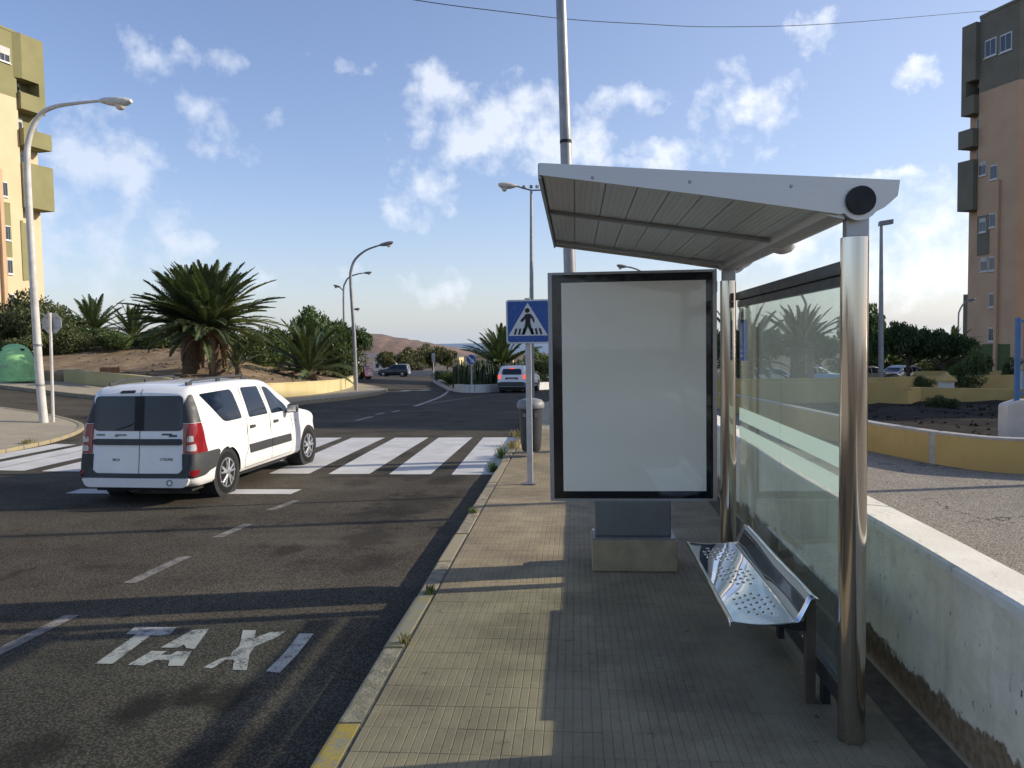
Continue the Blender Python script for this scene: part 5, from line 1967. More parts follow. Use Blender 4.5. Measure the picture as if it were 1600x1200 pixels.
GYW = 'low yellow garden walls'
w = ygroup('garden_wall', 'low pale yellow wall edging the earth bank with the big palms', (-13.4, 33, T(-13.4, 33)), group=GYW)
be = [(p.x, p.y) for p in bank_edge]
nbe = len(be)
strip_wall(be, 0.22, None, lambda i: T(*be[i]) + 0.62 - 0.05 * min(1, max(0, (i - 34) / 10)), 'wall_pale_yellow', 'wall_body', w, cap=0.05, capmat='wall_pale_yellow')

pth = smooth_path([(4.55, 25.5), (4.75, 22.5), (4.88, 20), (4.98, 17.9), (5.12, 15.8), (5.3, 14.3), (5.66, 12.95)], 5)
near_a = [(p.x, p.y) for p in pth]
pth = smooth_path([(5.70, 12.86), (6.05, 12.2), (6.6, 11.85), (7.6, 11.5), (9.5, 11.2), (13, 11.0)], 5)
near_b = [(p.x, p.y) for p in pth]
w = ygroup('garden_wall', 'curved low ochre wall with a grey coping nearest the shelter', (5.6, 12.9, 0), group=GYW)
strip_wall(near_a, 0.16, None, lambda i: T(*near_a[i]) + 0.47, 'wall_ochre', 'wall_body', w, cap=0.035, capmat='coping_grey')
strip_wall(near_b, 0.16, None, lambda i: T(*near_b[i]) + 0.47, 'wall_ochre', 'wall_body', w, cap=0.035, capmat='coping_grey')
MB().box((5.68, 12.90, 0.22), (0.15, 0.13, 0.52), rz=0.5).build('joint_patch', 'coping_grey', w, world=True)

soil = [(p[0] + 0.1, p[1] + 0.02) for p in near_a] + [(p[0], p[1] + 0.1) for p in near_b[2:]] + [(20, 12), (20, 25.8), (13.9, 25.8), (10.8, 25.9), (10.0, 24.7), (6, 25.0)]
sheet('garden_soil', soil, 0.13, 'black_soil', 1.0, hfun=lambda x, y: T(x, y) + 0.05 * math.sin(x * 3.1 + y) * math.sin(y * 2.3 - x) + 0.04 * math.sin(x * 7 + 2) * math.sin(y * 6.1))

w = ygroup('garden_wall', 'ochre wall with a stepped curved top at the back of the dark flower bed', (9.0, 25.0, T(9, 25)), group=GYW)
bw_ = [(4.6, 25.4), (6.5, 25.2), (8.5, 25.05), (9.3, 25.0), (9.6, 24.98), (9.85, 24.95), (10.05, 24.93), (10.3, 25.2)]
bt_ = [0.60, 0.60, 0.60, 0.60, 0.55, 0.42, 0.33, 0.31]
strip_wall(bw_, 0.2, None, lambda i: bt_[i], 'wall_ochre', 'wall_body', w)
w = ygroup('garden_wall', 'long straight ochre wall behind the dark flower bed at the right', (12, 26, T(12, 26)), group=GYW)
bx_ = [(10.32, 25.4), (10.9, 26.05), (12.2, 26.1), (13.95, 26.0), (14.3, 25.2), (18, 24.8)]
by_ = [0.36, 0.36, 0.31, 0.27, 0.27, 0.25]
strip_wall(bx_, 0.2, None, lambda i: by_[i], 'wall_ochre', 'wall_body', w)
w = ygroup('garden_wall', 'far ochre wall in front of the parked cars', (14, 37, T(14, 37)), group=GYW)
fx_ = [(3.6, 36.5), (7, 35.6), (11, 34.6), (13.5, 34.9), (15.7, 36.6), (19.5, 37.2), (20.6, 38)]
strip_wall(fx_, 0.2, None, lambda i: T(*fx_[i]) + 0.72, 'wall_ochre', 'wall_body', w)
w = ygroup('garden_wall', 'short ochre wall beside the right-hand small palm', (22, 41, T(22, 41)), group=GYW)
gx_ = [(18.2, 44), (20.5, 42.5), (23.0, 41.5)]
strip_wall(gx_, 0.2, None, lambda i: T(*gx_[i]) + 0.85, 'wall_ochre', 'wall_body', w)


def pillar(x, y, z, h, s, label):
    t_ = thing('gate_pillar', label, 'pillar', (x, y, z), 0, 'pillars with pyramid caps')
    MB().box((0, 0, h / 2), (s, s, h), bev=0.01).build('shaft', 'white_render', t_)
    a = s * 0.66
    MB().raw([(-a, -a, h), (a, -a, h), (a, a, h), (-a, a, h), (-a, -a, h + 0.06), (a, -a, h + 0.06), (a, a, h + 0.06), (-a, a, h + 0.06), (0, 0, h + 0.06 + s * 0.75)],
             [(3, 2, 1, 0), (0, 1, 5, 4), (1, 2, 6, 5), (2, 3, 7, 6), (3, 0, 4, 7), (4, 5, 8), (5, 6, 8), (6, 7, 8), (7, 4, 8)]).build('cap', 'wall_ochre', t_)


pillar(13.75, 30.5, T(13.7, 30.5), 0.62, 0.42, 'shorter white pillar with a yellow pyramid cap behind the ochre wall')
pillar(16.1, 29.5, T(16, 29.5), 1.02, 0.42, 'taller white pillar with a yellow pyramid cap near the brown tower')

# white wall end with blue mesh fence at the right edge
ww = thing('fence_wall', 'rough white wall end carrying a blue fence at the right edge', 'wall', (7.5, 14.1, 0))
MB().prism(rpoly([(7.30, -0.2, 0), (12.5, -0.2, 0), (12.5, 0.95, 0), (7.55, 0.88, 0.04), (7.30, 0.80, 0.05)], 0.02), 13.95, 14.25, 'y').build('wall_body', 'white_render', ww, world=True)
bf = thing('mesh_fence', 'blue metal mesh fence standing on the white wall end', 'fence', (7.6, 14.1, 0.88))
for xx in (7.52, 10.0, 12.4):
    MB().box((xx, 14.1, 1.56), (0.07, 0.07, 1.44), bev=0.006).build('post', 'fence_blue', bf, world=True)
for zz_ in (0.98, 2.22):
    MB().box((9.96, 14.1, zz_), (4.86, 0.03, 0.035)).build('rail', 'fence_blue', bf, world=True)
for k in range(46):
    MB().box((7.62 + k * 0.104, 14.1, 1.60), (0.008, 0.008, 1.22)).build('wire', 'fence_blue', bf, world=True)

# ------------------------------------------------------------------ foliage
nrng = np.random.default_rng(11)


def leaf_mesh(name, mat, clumps, n, size, seed, aspect=0.5, flat=0.0):
    g = np.random.default_rng(seed)
    clumps = np.array(clumps, float)              # x y z r
    wgt = clumps[:, 3] ** 2
    idx = g.choice(len(clumps), n, p=wgt / wgt.sum())
    d = g.normal(size=(n, 3))
    d /= np.linalg.norm(d, axis=1)[:, None]
    rad = g.uniform(0.35, 1.0, n) ** 0.45
    rad *= 1 + 0.12 * g.normal(size=n)
    c = clumps[idx, :3] + d * (rad * clumps[idx, 3])[:, None] * np.array([1, 1, 0.8])
    ax = g.normal(size=(n, 3)) + d * 0.8
    ax[:, 2] -= flat
    ax /= np.linalg.norm(ax, axis=1)[:, None]
    sd = np.cross(ax, g.normal(size=(n, 3)))
    sd /= np.linalg.norm(sd, axis=1)[:, None]
    sz = size * g.uniform(0.6, 1.35, n)[:, None]
    a = c - ax * sz * 0.5
    b = c + sd * sz * aspect * 0.5
    e = c + ax * sz * 0.5
    f = c - sd * sz * aspect * 0.5
    v = np.stack([a, b, e, f], 1).reshape(-1, 3)
    me = bpy.data.meshes.new(name)
    me.vertices.add(len(v))
    me.vertices.foreach_set('co', v.ravel())
    me.loops.add(len(v))
    me.loops.foreach_set('vertex_index', np.arange(len(v), dtype=np.int32))
    me.polygons.add(n)
    me.polygons.foreach_set('loop_start', np.arange(0, 4 * n, 4, dtype=np.int32))
    me.update(calc_edges=True)
    me.validate()
    me.materials.append(MATS[mat])
    return me


def clumps_for(shape, seed, k=26):
    r_ = random.Random(seed)
    out = []
    for i in range(k):
        while True:
            x, y, z = r_.uniform(-1, 1), r_.uniform(-1, 1), r_.uniform(-1, 1)
            if x * x + y * y + z * z < 1:
                break
        if shape == 'bush':
            out.append((x * 0.78, y * 0.78, 0.5 + z * 0.36, r_.uniform(0.16, 0.34)))
        elif shape == 'tree':
            out.append((x * 0.8, y * 0.8, 0.66 + z * 0.26, r_.uniform(0.12, 0.26)))
        elif shape == 'flat':
            out.append((x * 0.85, y * 0.85, 0.72 + z * 0.16 - 0.12 * (x * x + y * y), r_.uniform(0.12, 0.24)))
        elif shape == 'column':
            out.append((x * 0.55, y * 0.55, 0.5 + z * 0.45, r_.uniform(0.14, 0.26)))
    return out


LEAF = {}
for shp, mat, n, sz in [('bush', 'pine_leaf', 5200, 0.085), ('bush', 'shrub_leaf', 5200, 0.085), ('tree', 'tree_leaf', 6500, 0.075), ('tree', 'olive_leaf', 4500, 0.09), ('flat', 'tree_leaf', 7000, 0.075), ('column', 'shrub_leaf', 4200, 0.085)]:
    for k in range(3):
        LEAF[(shp, mat, k)] = leaf_mesh('crown', mat, clumps_for(shp, 40 + k * 7 + len(shp), 30), n, sz, 90 + k)


def plant(name, label, cat, x, y, z, w, h, shape, mat, k, group, trunk_r=0.09):
    t_ = thing(name, label, cat, (x, y, z), 0, group)
    o = bpy.data.objects.new('crown', LEAF[(shape, mat, k % 3)])
    COL.objects.link(o)
    o.parent = t_
    o.scale = (w / 2, w / 2, h)
    o.rotation_euler = (0, 0, (k * 2.39) % 6.28)
    r_ = random.Random(k * 13 + int(x * 10))
    top = h * (0.55 if shape != 'bush' else 0.5)
    mb = MB()
    p0 = Vector((0, 0, -0.15))
    p1 = Vector((r_.uniform(-.15, .15), r_.uniform(-.15, .15), top * 0.5))
    p2 = Vector((r_.uniform(-.3, .3), r_.uniform(-.3, .3), top * 1.15))
    mb.tube(smooth_path([p0, p1, p2], 3), [trunk_r * (1 - 0.1 * i) for i in range(7)], 8)
    for q in range(6):
        a = q * 1.05 + r_.uniform(-.3, .3)
        L = w * r_.uniform(0.22, 0.36)
        s = p0.lerp(p2, r_.uniform(0.45, 0.8))
        e_ = s + Vector((math.cos(a) * L, math.sin(a) * L, h * r_.uniform(0.10, 0.26)))
        mb.tube([s, s.lerp(e_, 0.5) + Vector((0, 0, 0.08)), e_], [trunk_r * 0.5, trunk_r * 0.35, trunk_r * 0.15], 6)
    mb.build('trunk', 'bark', t_, True, 60)
    return t_


GB = 'shrubs behind the earth bank'
LB = [(-39.5, 50.0, 5.3, 5.0, 'pine_leaf'), (-38.3, 53.0, 5.9, 5.5, 'pine_leaf'), (-35.9, 50.5, 5.3, 4.4, 'pine_leaf'), (-36.6, 54.0, 4.9, 4.6, 'shrub_leaf'), (-32.7, 49.0, 3.5, 3.8, 'pine_leaf'),
      (-33.4, 52.5, 3.6, 4.6, 'shrub_leaf'), (-30.2, 50.0, 3.1, 3.8, 'shrub_leaf'), (-30.9, 53.5, 3.0, 4.6, 'shrub_leaf'), (-28.0, 51.5, 3.2, 4.2, 'shrub_leaf'), (-25.8, 53.5, 3.2, 4.4, 'shrub_leaf'),
      (-23.6, 51.5, 3.0, 4.0, 'shrub_leaf'), (-21.4, 52.5, 3.3, 4.2, 'shrub_leaf'), (-34.5, 47.2, 3.0, 3.4, 'pine_leaf'), (-41, 46.5, 4.5, 4.4, 'pine_leaf')]
names = ['tall feathery olive-green shrub at the far left edge', 'tall rounded shrub in front of the cream tower', 'feathery shrub right behind the corner lamp', 'dense shrub at the foot of the cream tower',
         'rounded low shrub right of the stop sign', 'shrub below the left background palm', 'low shrub right of the background palms', 'dense dark shrub behind the car roof',
         'mid-green shrub left of the big palms', 'shrub just behind the left palm trunk', 'shrub just behind the right palm trunk', 'shrub right of the big palm trunks', 'small olive shrub beside the stop sign post', 'olive shrub behind the green container']
for i, ((x, y, zt, wd, mt), nm) in enumerate(zip(LB, names)):
    z = bank_h(x, y) - 0.1
    plant('shrub', nm, 'shrub', x, y, z, wd, (zt - z) * 1.04, 'bush', mt, i, GB)
GT = 'trees by the bend'
for i, (x, y, zt, wd, nm) in enumerate([(-20.4, 55.0, 3.4, 4.6, 'tree left of the round-topped tree beyond the low palm'), (-19.2, 57.5, 4.5, 5.2, 'tallest round-topped tree behind the low palm'), (-17.6, 60.5, 3.6, 4.2, 'bright green tree behind the bend lamp'),
                                   (-18.9, 63.5, 2.9, 4.4, 'small tree at the far edge of the bend'), (-17.0, 56.5, 2.6, 3.6, 'low dark tree at the foot of the bend trees')]):
    z = bank_h(x, y) - 0.2 if i != 3 else T(x, y)
    plant('tree', nm, 'tree', x, y, z, wd, (zt - z) * 1.02, 'tree' if i in (1, 2) else 'bush', 'tree_leaf' if i in (1, 2) else 'shrub_leaf', i, GT, 0.14)
GF = 'olive trees beyond the roundabout'
for i, (x, y, zt, wd, nm) in enumerate([(-30.4, 130, 0.9, 6, 'leftmost olive tree beyond the roundabout'), (-28.5, 136, 1.2, 7, 'second olive tree from the left beyond the roundabout'),
                                   (-25.9, 141, 1.8, 8, 'tallest broad olive tree beyond the roundabout'), (-22.6, 138, 1.4, 6.5, 'rightmost olive tree beyond the roundabout'), (-27, 128, -0.6, 6, 'lowest olive bush behind the navy car')]):
    z = T(x, y) - 0.3
    plant('tree', nm, 'tree', x, y, z, wd, zt - z, 'tree', 'olive_leaf', i, GF, 0.2)
GR = 'trees beyond the car park'
for i, (x, y, zt, wd, shp, nm) in enumerate([(11.0, 60, 2.6, 6.5, 'flat', 'tree behind the palm at the left of the glass'), (14.8, 62, 3.0, 7, 'flat', 'tree behind the squat palm in the glass'), (18.0, 60, 2.6, 6.5, 'flat', 'tree seen at the right end of the glass'),
                                        (20.2, 56, 3.9, 5.0, 'tree', 'tall dark tree beside the near steel post'), (21.6, 53, 3.0, 5.4, 'flat', 'broad dark tree behind the car-park lamp'), (23.2, 52, 2.3, 5.0, 'flat', 'lower spreading tree right of the car-park lamp'),
                                        (6.5, 62, 2.0, 6, 'bush', 'low tree behind the poster case edge'), (25.5, 55, 0.9, 4.5, 'bush', 'low dark bush behind the small right palm'), (22.5, 62, 1.0, 8, 'bush', 'low hedge-like bush under the right trees')]):
    z = T(x, y)
    plant('tree', nm, 'tree', x, y, z, wd, zt - z, shp, 'tree_leaf' if shp != 'bush' else 'shrub_leaf', i + 1, GR, 0.16)
for i, (x, y, zt, wd, shp, nm) in enumerate([(18.4, 38, 1.45, 2.2, 'column', 'dark upright shrub in front of the brown tower'), (17.4, 37, 0.7, 2.0, 'bush', 'low dark bush left of the upright shrub'), (20.4, 38.5, 0.9, 1.8, 'column', 'slender dark shrub right of the taller pillar'),
                                        (15.3, 36.2, 0.3, 1.6, 'bush', 'small bush behind the straight ochre wall'), (8.6, 25.9, 0.55, 0.7, 'bush', 'small weed behind the stepped ochre wall'), (10.2, 22.8, 0.35, 1.0, 'bush', 'low weeds in the dark flower bed')]):
    z = T(x, y)
    plant('shrub', nm, 'shrub', x, y, z, wd, max(0.25, zt - z), shp, 'shrub_leaf', i, 'shrubs around the lot', 0.04)


# ---- palms
def frond_mesh(name, mat, L, droop, n=44, wl_=0.42, seed=0):
    r_ = random.Random(seed)
    vs_, fs = [], []
    pts = []
    for i in range(13):
        t = i / 12
        pts.append(Vector((0.05 * math.sin(t * 3 + seed), L * (t - 0.10 * droop * t ** 3), -L * droop * t ** 2.1 * 0.55)))

    def at(t):
        f = t * 12
        i = min(11, int(f))
        return pts[i].lerp(pts[i + 1], f - i), (pts[i + 1] - pts[i]).normalized()
    # rachis
    for i, p in enumerate(pts):
        w_ = 0.035 * (1 - i / 13) + 0.006
        vs_ += [p + Vector((-w_, 0, 0)), p + Vector((w_, 0, 0)), p + Vector((0, 0, w_ * 0.8))]
    for i in range(12):
        a, b = i * 3, i * 3 + 3
        fs += [(a, b, b + 2, a + 2), (a + 2, b + 2, b + 1, a + 1), (a + 1, b + 1, b, a)]
    for i in range(n):
        t = 0.12 + 0.87 * i / (n - 1)
        p, d = at(t)
        ll = L * wl_ * 0.42 * (math.sin(pi * min(1, 0.12 + t * 0.86)) ** 0.6) * r_.uniform(0.85, 1.12)
        side = Vector((1, 0, 0))
        upv = side.cross(d).normalized()
        for s in (-1, 1):
            q = p
            dirv = (d * (0.62 + 0.5 * t) + side * s * (0.9 - 0.35 * t) + upv * r_.uniform(0.12, 0.40)).normalized()
            wv = d.cross(dirv).normalized().cross(dirv).normalized() * (0.020 + 0.008 * r_.random()) * L / 3.4
            m_ = q + dirv * ll * 0.55
            e_ = q + dirv * ll + Vector((0, 0, -ll * r_.uniform(0.05, 0.28)))
            k = len(vs_)
            vs_ += [q - wv * 0.7, q + wv * 0.7, m_ + wv, m_ - wv, e_]
            fs += [(k, k + 1, k + 2, k + 3), (k + 3, k + 2, k + 4)]
    me = bpy.data.meshes.new(name)
    me.from_pydata([tuple(v) for v in vs_], [], fs)
    me.materials.append(MATS[mat])
    return me


FR = {}
for mat in ('palm_leaf', 'palm_leaf_yellow', 'palm_leaf_dry'):
    FR[mat] = [frond_mesh('frond', mat, 3.4, dr, 66, 0.36, k) for k, dr in enumerate((0.22, 0.40, 0.58, 0.80))]


def trunk_mesh(r, h, seed, bulge=1.0):
    r_ = random.Random(seed)
    vs_, fs = [], []
    nr, n = max(8, int(h / 0.055)), 28
    for j in range(nr + 1):
        z = -0.2 + (h + 0.2) * j / nr
        t = j / nr
        rr_ = r * (1.12 - 0.22 * t + 0.22 * t ** 6 * bulge)
        for k in range(n):
            a = 2 * pi * k / n
            ph = (k * 7 / n * 1.0 + (z / 0.19) * 0.5)
            ph2 = (k * 7 / n * 1.0 - (z / 0.19) * 0.5)
            dd = abs(math.sin(pi * ph)) * abs(math.sin(pi * ph2))
            q = rr_ * (1 + 0.17 * dd + r_.uniform(-0.03, 0.04))
            vs_.append((q * math.cos(a), q * math.sin(a), z))
    for j in range(nr):
        for k in range(n):
            fs.append((j * n + k, j * n + (k + 1) % n, (j + 1) * n + (k + 1) % n, (j + 1) * n + k))
    fs.append(tuple(range(nr * n, nr * n + n)))
    return MB().raw(vs_, fs)


def palm(label, x, y, z, th, tr, L, nf, seed, group, lean=(0, 0), dry=6, yellow=3, spread=1.0, asym=0.0):
    r_ = random.Random(seed)
    t_ = thing('palm_tree', label, 'palm tree', (x, y, z), 0, group)
    mb = trunk_mesh(tr, th, seed)
    mb.v = [(a + lean[0] * max(0, c_) / th, b + lean[1] * max(0, c_) / th, c_) for a, b, c_ in mb.v]
    mb.build('trunk', 'palm_trunk', t_, True, 80)
    cr = bpy.data.objects.new('crown', None)
    COL.objects.link(cr)
    cr.parent = t_
    cr.location = (lean[0], lean[1], th - 0.02)
    cr.empty_display_size = 0.1
    ga = 2.39996
    for i in range(nf):
        t = i / max(1, nf - 1)
        azm = i * ga + r_.uniform(-0.25, 0.25)
        elev = R(87) - (R(98) * t ** 1.12) * spread + r_.uniform(-0.12, 0.12)
        mat = 'palm_leaf'
        vi = min(3, int(t * 3.4 + r_.uniform(0, 0.8)))
        if i >= nf - dry:
            mat = 'palm_leaf_dry'
            elev = R(r_.uniform(-62, -18))
        elif yellow and i % max(1, nf // (yellow + 1)) == nf // (yellow + 1) - 1 and t > 0.4:
            mat = 'palm_leaf_yellow'
        s = L / 3.4 * r_.uniform(0.86, 1.1) * (0.72 if mat == 'palm_leaf_dry' else 1.0) * (0.86 + 0.2 * math.sin(pi * min(1, t * 1.1)))
        o = bpy.data.objects.new('frond', FR[mat][vi])
        COL.objects.link(o)
        o.parent = cr
        o.location = (tr * 0.55 * -math.sin(azm) * t, tr * 0.55 * math.cos(azm) * t, -0.25 * t)
        o.rotation_euler = (Matrix.Rotation(azm, 3, 'Z') @ Matrix.Rotation(elev, 3, 'X') @ Matrix.Rotation(r_.uniform(-0.35, 0.35), 3, 'Y')).to_euler()
        o.scale = (s, s, s)
    return t_


GPm = 'palm trees'
palm('left trunk of the pair of big feathery palms above the white car', -20.35, 40.4, bank_h(-20.35, 40.4) - 0.05, 2.45, 0.44, 3.5, 112, 5, GPm, (0.1, 0), dry=2, yellow=6, spread=0.86)
palm('right trunk of the pair of big feathery palms above the white car', -18.55, 39.6, bank_h(-18.55, 39.6) - 0.05, 2.6, 0.34, 3.65, 118, 8, GPm, (-0.35, 0), dry=6, yellow=3, spread=0.86)
palm('larger of the two dark palms behind the left shrubs', -36.3, 57, 0.8, 2.6, 0.4, 3.0, 40, 21, GPm, dry=2, yellow=0)
palm('smaller dark palm behind the left shrubs', -34.4, 59, 0.6, 2.4, 0.4, 2.7, 38, 22, GPm, dry=2, yellow=0)
palm('stemless bushy palm at the end of the yellow wall', -16.4, 47.5, bank_h(-16.4, 47.5) - 0.1, 0.75, 0.4, 3.3, 58, 23, GPm, dry=8, yellow=0, spread=0.92)
palm('young small palm right of the big palm trunks', -17.3, 39.2, bank_h(-17.3, 39.2), 0.7, 0.14, 1.35, 22, 24, GPm, dry=3, yellow=0)
palm('dark palm on the roundabout island behind the crossing sign', -5.0, 53, T(-5, 53), 1.5, 0.42, 3.0, 52, 25, GPm, dry=3, yellow=0, spread=0.9)
palm('leafy palm seen through the glass beside the blue sticker', 7.9, 37.5, T(7.9, 37.5), 1.6, 0.34, 2.7, 46, 26, GPm, dry=2, yellow=0)
palm('squat palm seen through the middle of the shelter glass', 11.3, 40.5, T(11.3, 40.5), 2.2, 0.5, 2.3, 44, 27, GPm, dry=0, yellow=0, spread=0.62)
palm('small palm in front of the base of the brown tower', 26.6, 58, T(26.6, 58), 2.3, 0.22, 1.9, 34, 28, GPm, dry=2, yellow=0)
palm('tiny dark palm at the right behind the white pillar', 19.6, 34.5, T(19.6, 34.5), 1.0, 0.14, 0.9, 22, 29, GPm, dry=1, yellow=0)

# ------------------------------------------------------------------ roundabout island
isl = smooth_path([(-13.8, 76), (-10.2, 60), (-8.2, 51.5), (-6.8, 47.2), (-5.6, 46.9), (-4.7, 48.2), (-2.2, 52), (1.0, 58), (3.0, 66), (1.5, 76), (-4, 82), (-11, 81), (-13.8, 76)], 5)[:-1]
sheet('island_soil', [(p.x, p.y) for p in isl], 0.10, 'earth', 2.0, depth=0.3)
ik = thing('island_kerb', 'whitewashed low kerb wall round the planted roundabout island', 'kerb', (-6, 47, T(-6, 47)))
ring = [(p.x, p.y) for p in isl]
for i in range(len(ring)):
    a, b = Vector(ring[i]), Vector(ring[(i + 1) % len(ring)])
    d = b - a
    mid = (a + b) / 2
    st = MB().box((0, 0, 0.02), (d.length + 0.02, 0.3, 0.62)).build('kerb_block', 'island_white', ik)
    st.location = Vector((mid.x, mid.y, T(mid.x, mid.y))) - ik.location
    st.rotation_euler = (0, -math.atan2(T(b.x, b.y) - T(a.x, a.y), d.length), math.atan2(d.y, d.x))
# columnar cactus hedge
gc = random.Random(5)
cm = []
for k in range(4):
    mb = MB()
    for q in range(9):
        x, y = gc.uniform(-0.32, 0.32), gc.uniform(-0.32, 0.32)
        h = gc.uniform(0.75, 1.35)
        pts = [(x, y, 0), (x + gc.uniform(-.06, .06), y + gc.uniform(-.06, .06), h * 0.6), (x + gc.uniform(-.1, .1), y + gc.uniform(-.1, .1), h)]
        mb.tube(pts, [0.06, 0.065, 0.03], 6)
    cm.append(mb)
spots = []
for k in range(26):
    t = k / 25
    spots.append((-7.3 + 4.4 * t + gc.uniform(-.2, .2), 49.0 + 1.6 * t + gc.uniform(-0.5, 0.9)))
protos = [None] * 4
pos_names = ['clump of thin upright cactus on the roundabout island']
for k, (x, y) in enumerate(spots):
    t_ = thing('cactus', 'clump of thin upright green cactus in the island hedge', 'cactus', (x, y, T(x, y) + 0.08), gc.uniform(0, 6), 'cactus clumps on the island')
    if protos[k % 4] is None:
        protos[k % 4] = cm[k % 4].build('stems', 'cactus_green', t_, True, 60)
    else:
        inst(protos[k % 4], 'stems', t_)
    t_.scale = (1.15, 1.15, gc.uniform(0.95, 1.35))
for i, (x, y, zt, wd, nm) in enumerate([(-7.7, 50.0, 0.25, 2.0, 'dark shrub at the left end of the cactus hedge'), (-6.3, 47.8, -0.25, 1.6, 'small dark bush at the foot of the round blue sign'), (-11.2, 66, -0.3, 2.6, 'low dark bush at the far left of the island'),
                                   (-9.6, 60, -0.2, 1.9, 'round bush behind the dark island shrub'), (-1.2, 57, 1.0, 3.0, 'yellow-green bush right of the white SUV'), (-2.8, 61, 1.6, 3.2, 'tree behind the white SUV')]):
    z = T(x, y) + 0.08
    plant('shrub', nm, 'shrub', x, y, z, wd, zt - z, 'bush', 'shrub_leaf' if i != 4 else 'pine_leaf', i, 'shrubs on the island', 0.05)

# ------------------------------------------------------------------ green glass-recycling igloo
t = thing('recycling_igloo', 'pale green domed bottle bank on the far-left pavement', 'bottle bank', (-27.75, 37.0, T(-27.75, 37.0) + 0.0))
MB().lathe((0, 0, 0), [(0.84, 0.02), (0.90, 0.06), (0.90, 0.16), (0.86, 0.20), (0.855, 0.6), (0.83, 1.0), (0.76, 1.35), (0.62, 1.62), (0.42, 1.80), (0.20, 1.88), (0.03, 1.90)], 36).build('shell', 'igloo_green', t, True, 35)
for a in (-0.5, 1.2, 3.0):
    MB().lathe((0.60 * math.sin(a), -0.60 * math.cos(a), 1.62), [(0.10, -0.06), (0.10, 0.035)], 16).build('bottle_hole', 'rubber_black', t)
rr = random.Random(9)
for k in range(9):
    a = -0.5 + 0.10 * k
    MB().box((0.862 * math.sin(a), -0.862 * math.cos(a), 0.82 + rr.uniform(-.05, .08)), (rr.uniform(0.04, 0.08), 0.02, rr.uniform(0.05, 0.16)), rz=a).build('faded_lettering', 'igloo_smudge', t)

o = MB().box((-25.2, 40.8, bank_h(-25.2, 40.8) + 0.14), (0.9, 0.6, 0.40), rz=0.4, bev=0.05).build('stone_block', 'stone_orange', None)
tag(o, 'orange-brown stone block lying on the earth bank', 'stone')

# ------------------------------------------------------------------ weeds at the kerb
gw_ = random.Random(31)


def weed(label, x, y, z, h, n, mat, spread=0.08):
    vs_, fs = [], []
    for k in range(n):
        a = gw_.uniform(0, 2 * pi)
        r0 = gw_.uniform(0, spread)
        bx, by = r0 * math.cos(a), r0 * math.sin(a)
        hh = h * gw_.uniform(0.4, 1.0)
        tx, ty = bx + gw_.uniform(-1, 1) * hh * 0.55, by + gw_.uniform(-1, 1) * hh * 0.55
        w_ = 0.003 + 0.003 * gw_.random()
        c, s = math.cos(a + 1.57) * w_, math.sin(a + 1.57) * w_
        i = len(vs_)
        mx, my = (bx * 0.6 + tx * 0.4), (by * 0.6 + ty * 0.4)
        vs_ += [(bx - c, by - s, 0), (bx + c, by + s, 0), (mx + c * 1.3, my + s * 1.3, hh * 0.6), (mx - c * 1.3, my - s * 1.3, hh * 0.6), (tx, ty, hh)]
        fs += [(i, i + 1, i + 2, i + 3), (i + 3, i + 2, i + 4)]
    o_ = mesh_obj('weed_tuft', vs_, fs, mat)
    o_.location = (x, y, z)
    return tag(o_, label, 'weed', 'weeds along the kerb')


weed('green weeds in the gutter at the near end of the zebra crossing', -1.40, 13.0, -0.16, 0.22, 90, 'weed_leaf', 0.12)
weed('taller green weeds in the gutter halfway along the zebra crossing', -1.40, 14.6, -0.17, 0.28, 90, 'weed_leaf', 0.14)
weed('dry yellow grass on the pavement edge beside the zebra crossing', -1.22, 14.9, -0.01, 0.16, 120, 'dry_weed', 0.25)
weed('dry yellow grass on the kerb beyond the litter bin', -1.2, 16.6, -0.02, 0.2, 110, 'dry_weed', 0.25)
weed('small bright weed in a kerb joint before the zebra crossing', -1.22, 9.1, -0.02, 0.11, 40, 'weed_leaf', 0.05)
weed('small weed in the kerb joint beside the poster case shadow', -1.19, 6.15, -0.01, 0.09, 40, 'weed_leaf', 0.05)
weed('small pale weed in the kerb joint level with the taxi lettering', -1.16, 5.1, -0.01, 0.08, 34, 'dry_weed', 0.05)
weed('dry tuft on the left corner kerb behind the white car', -11.95, 16.2, -0.06, 0.14, 110, 'dry_weed', 0.2)
weed('dark weed growing against the curved ochre wall', 5.22, 14.75, 0.0, 0.38, 50, 'weed_leaf', 0.05)

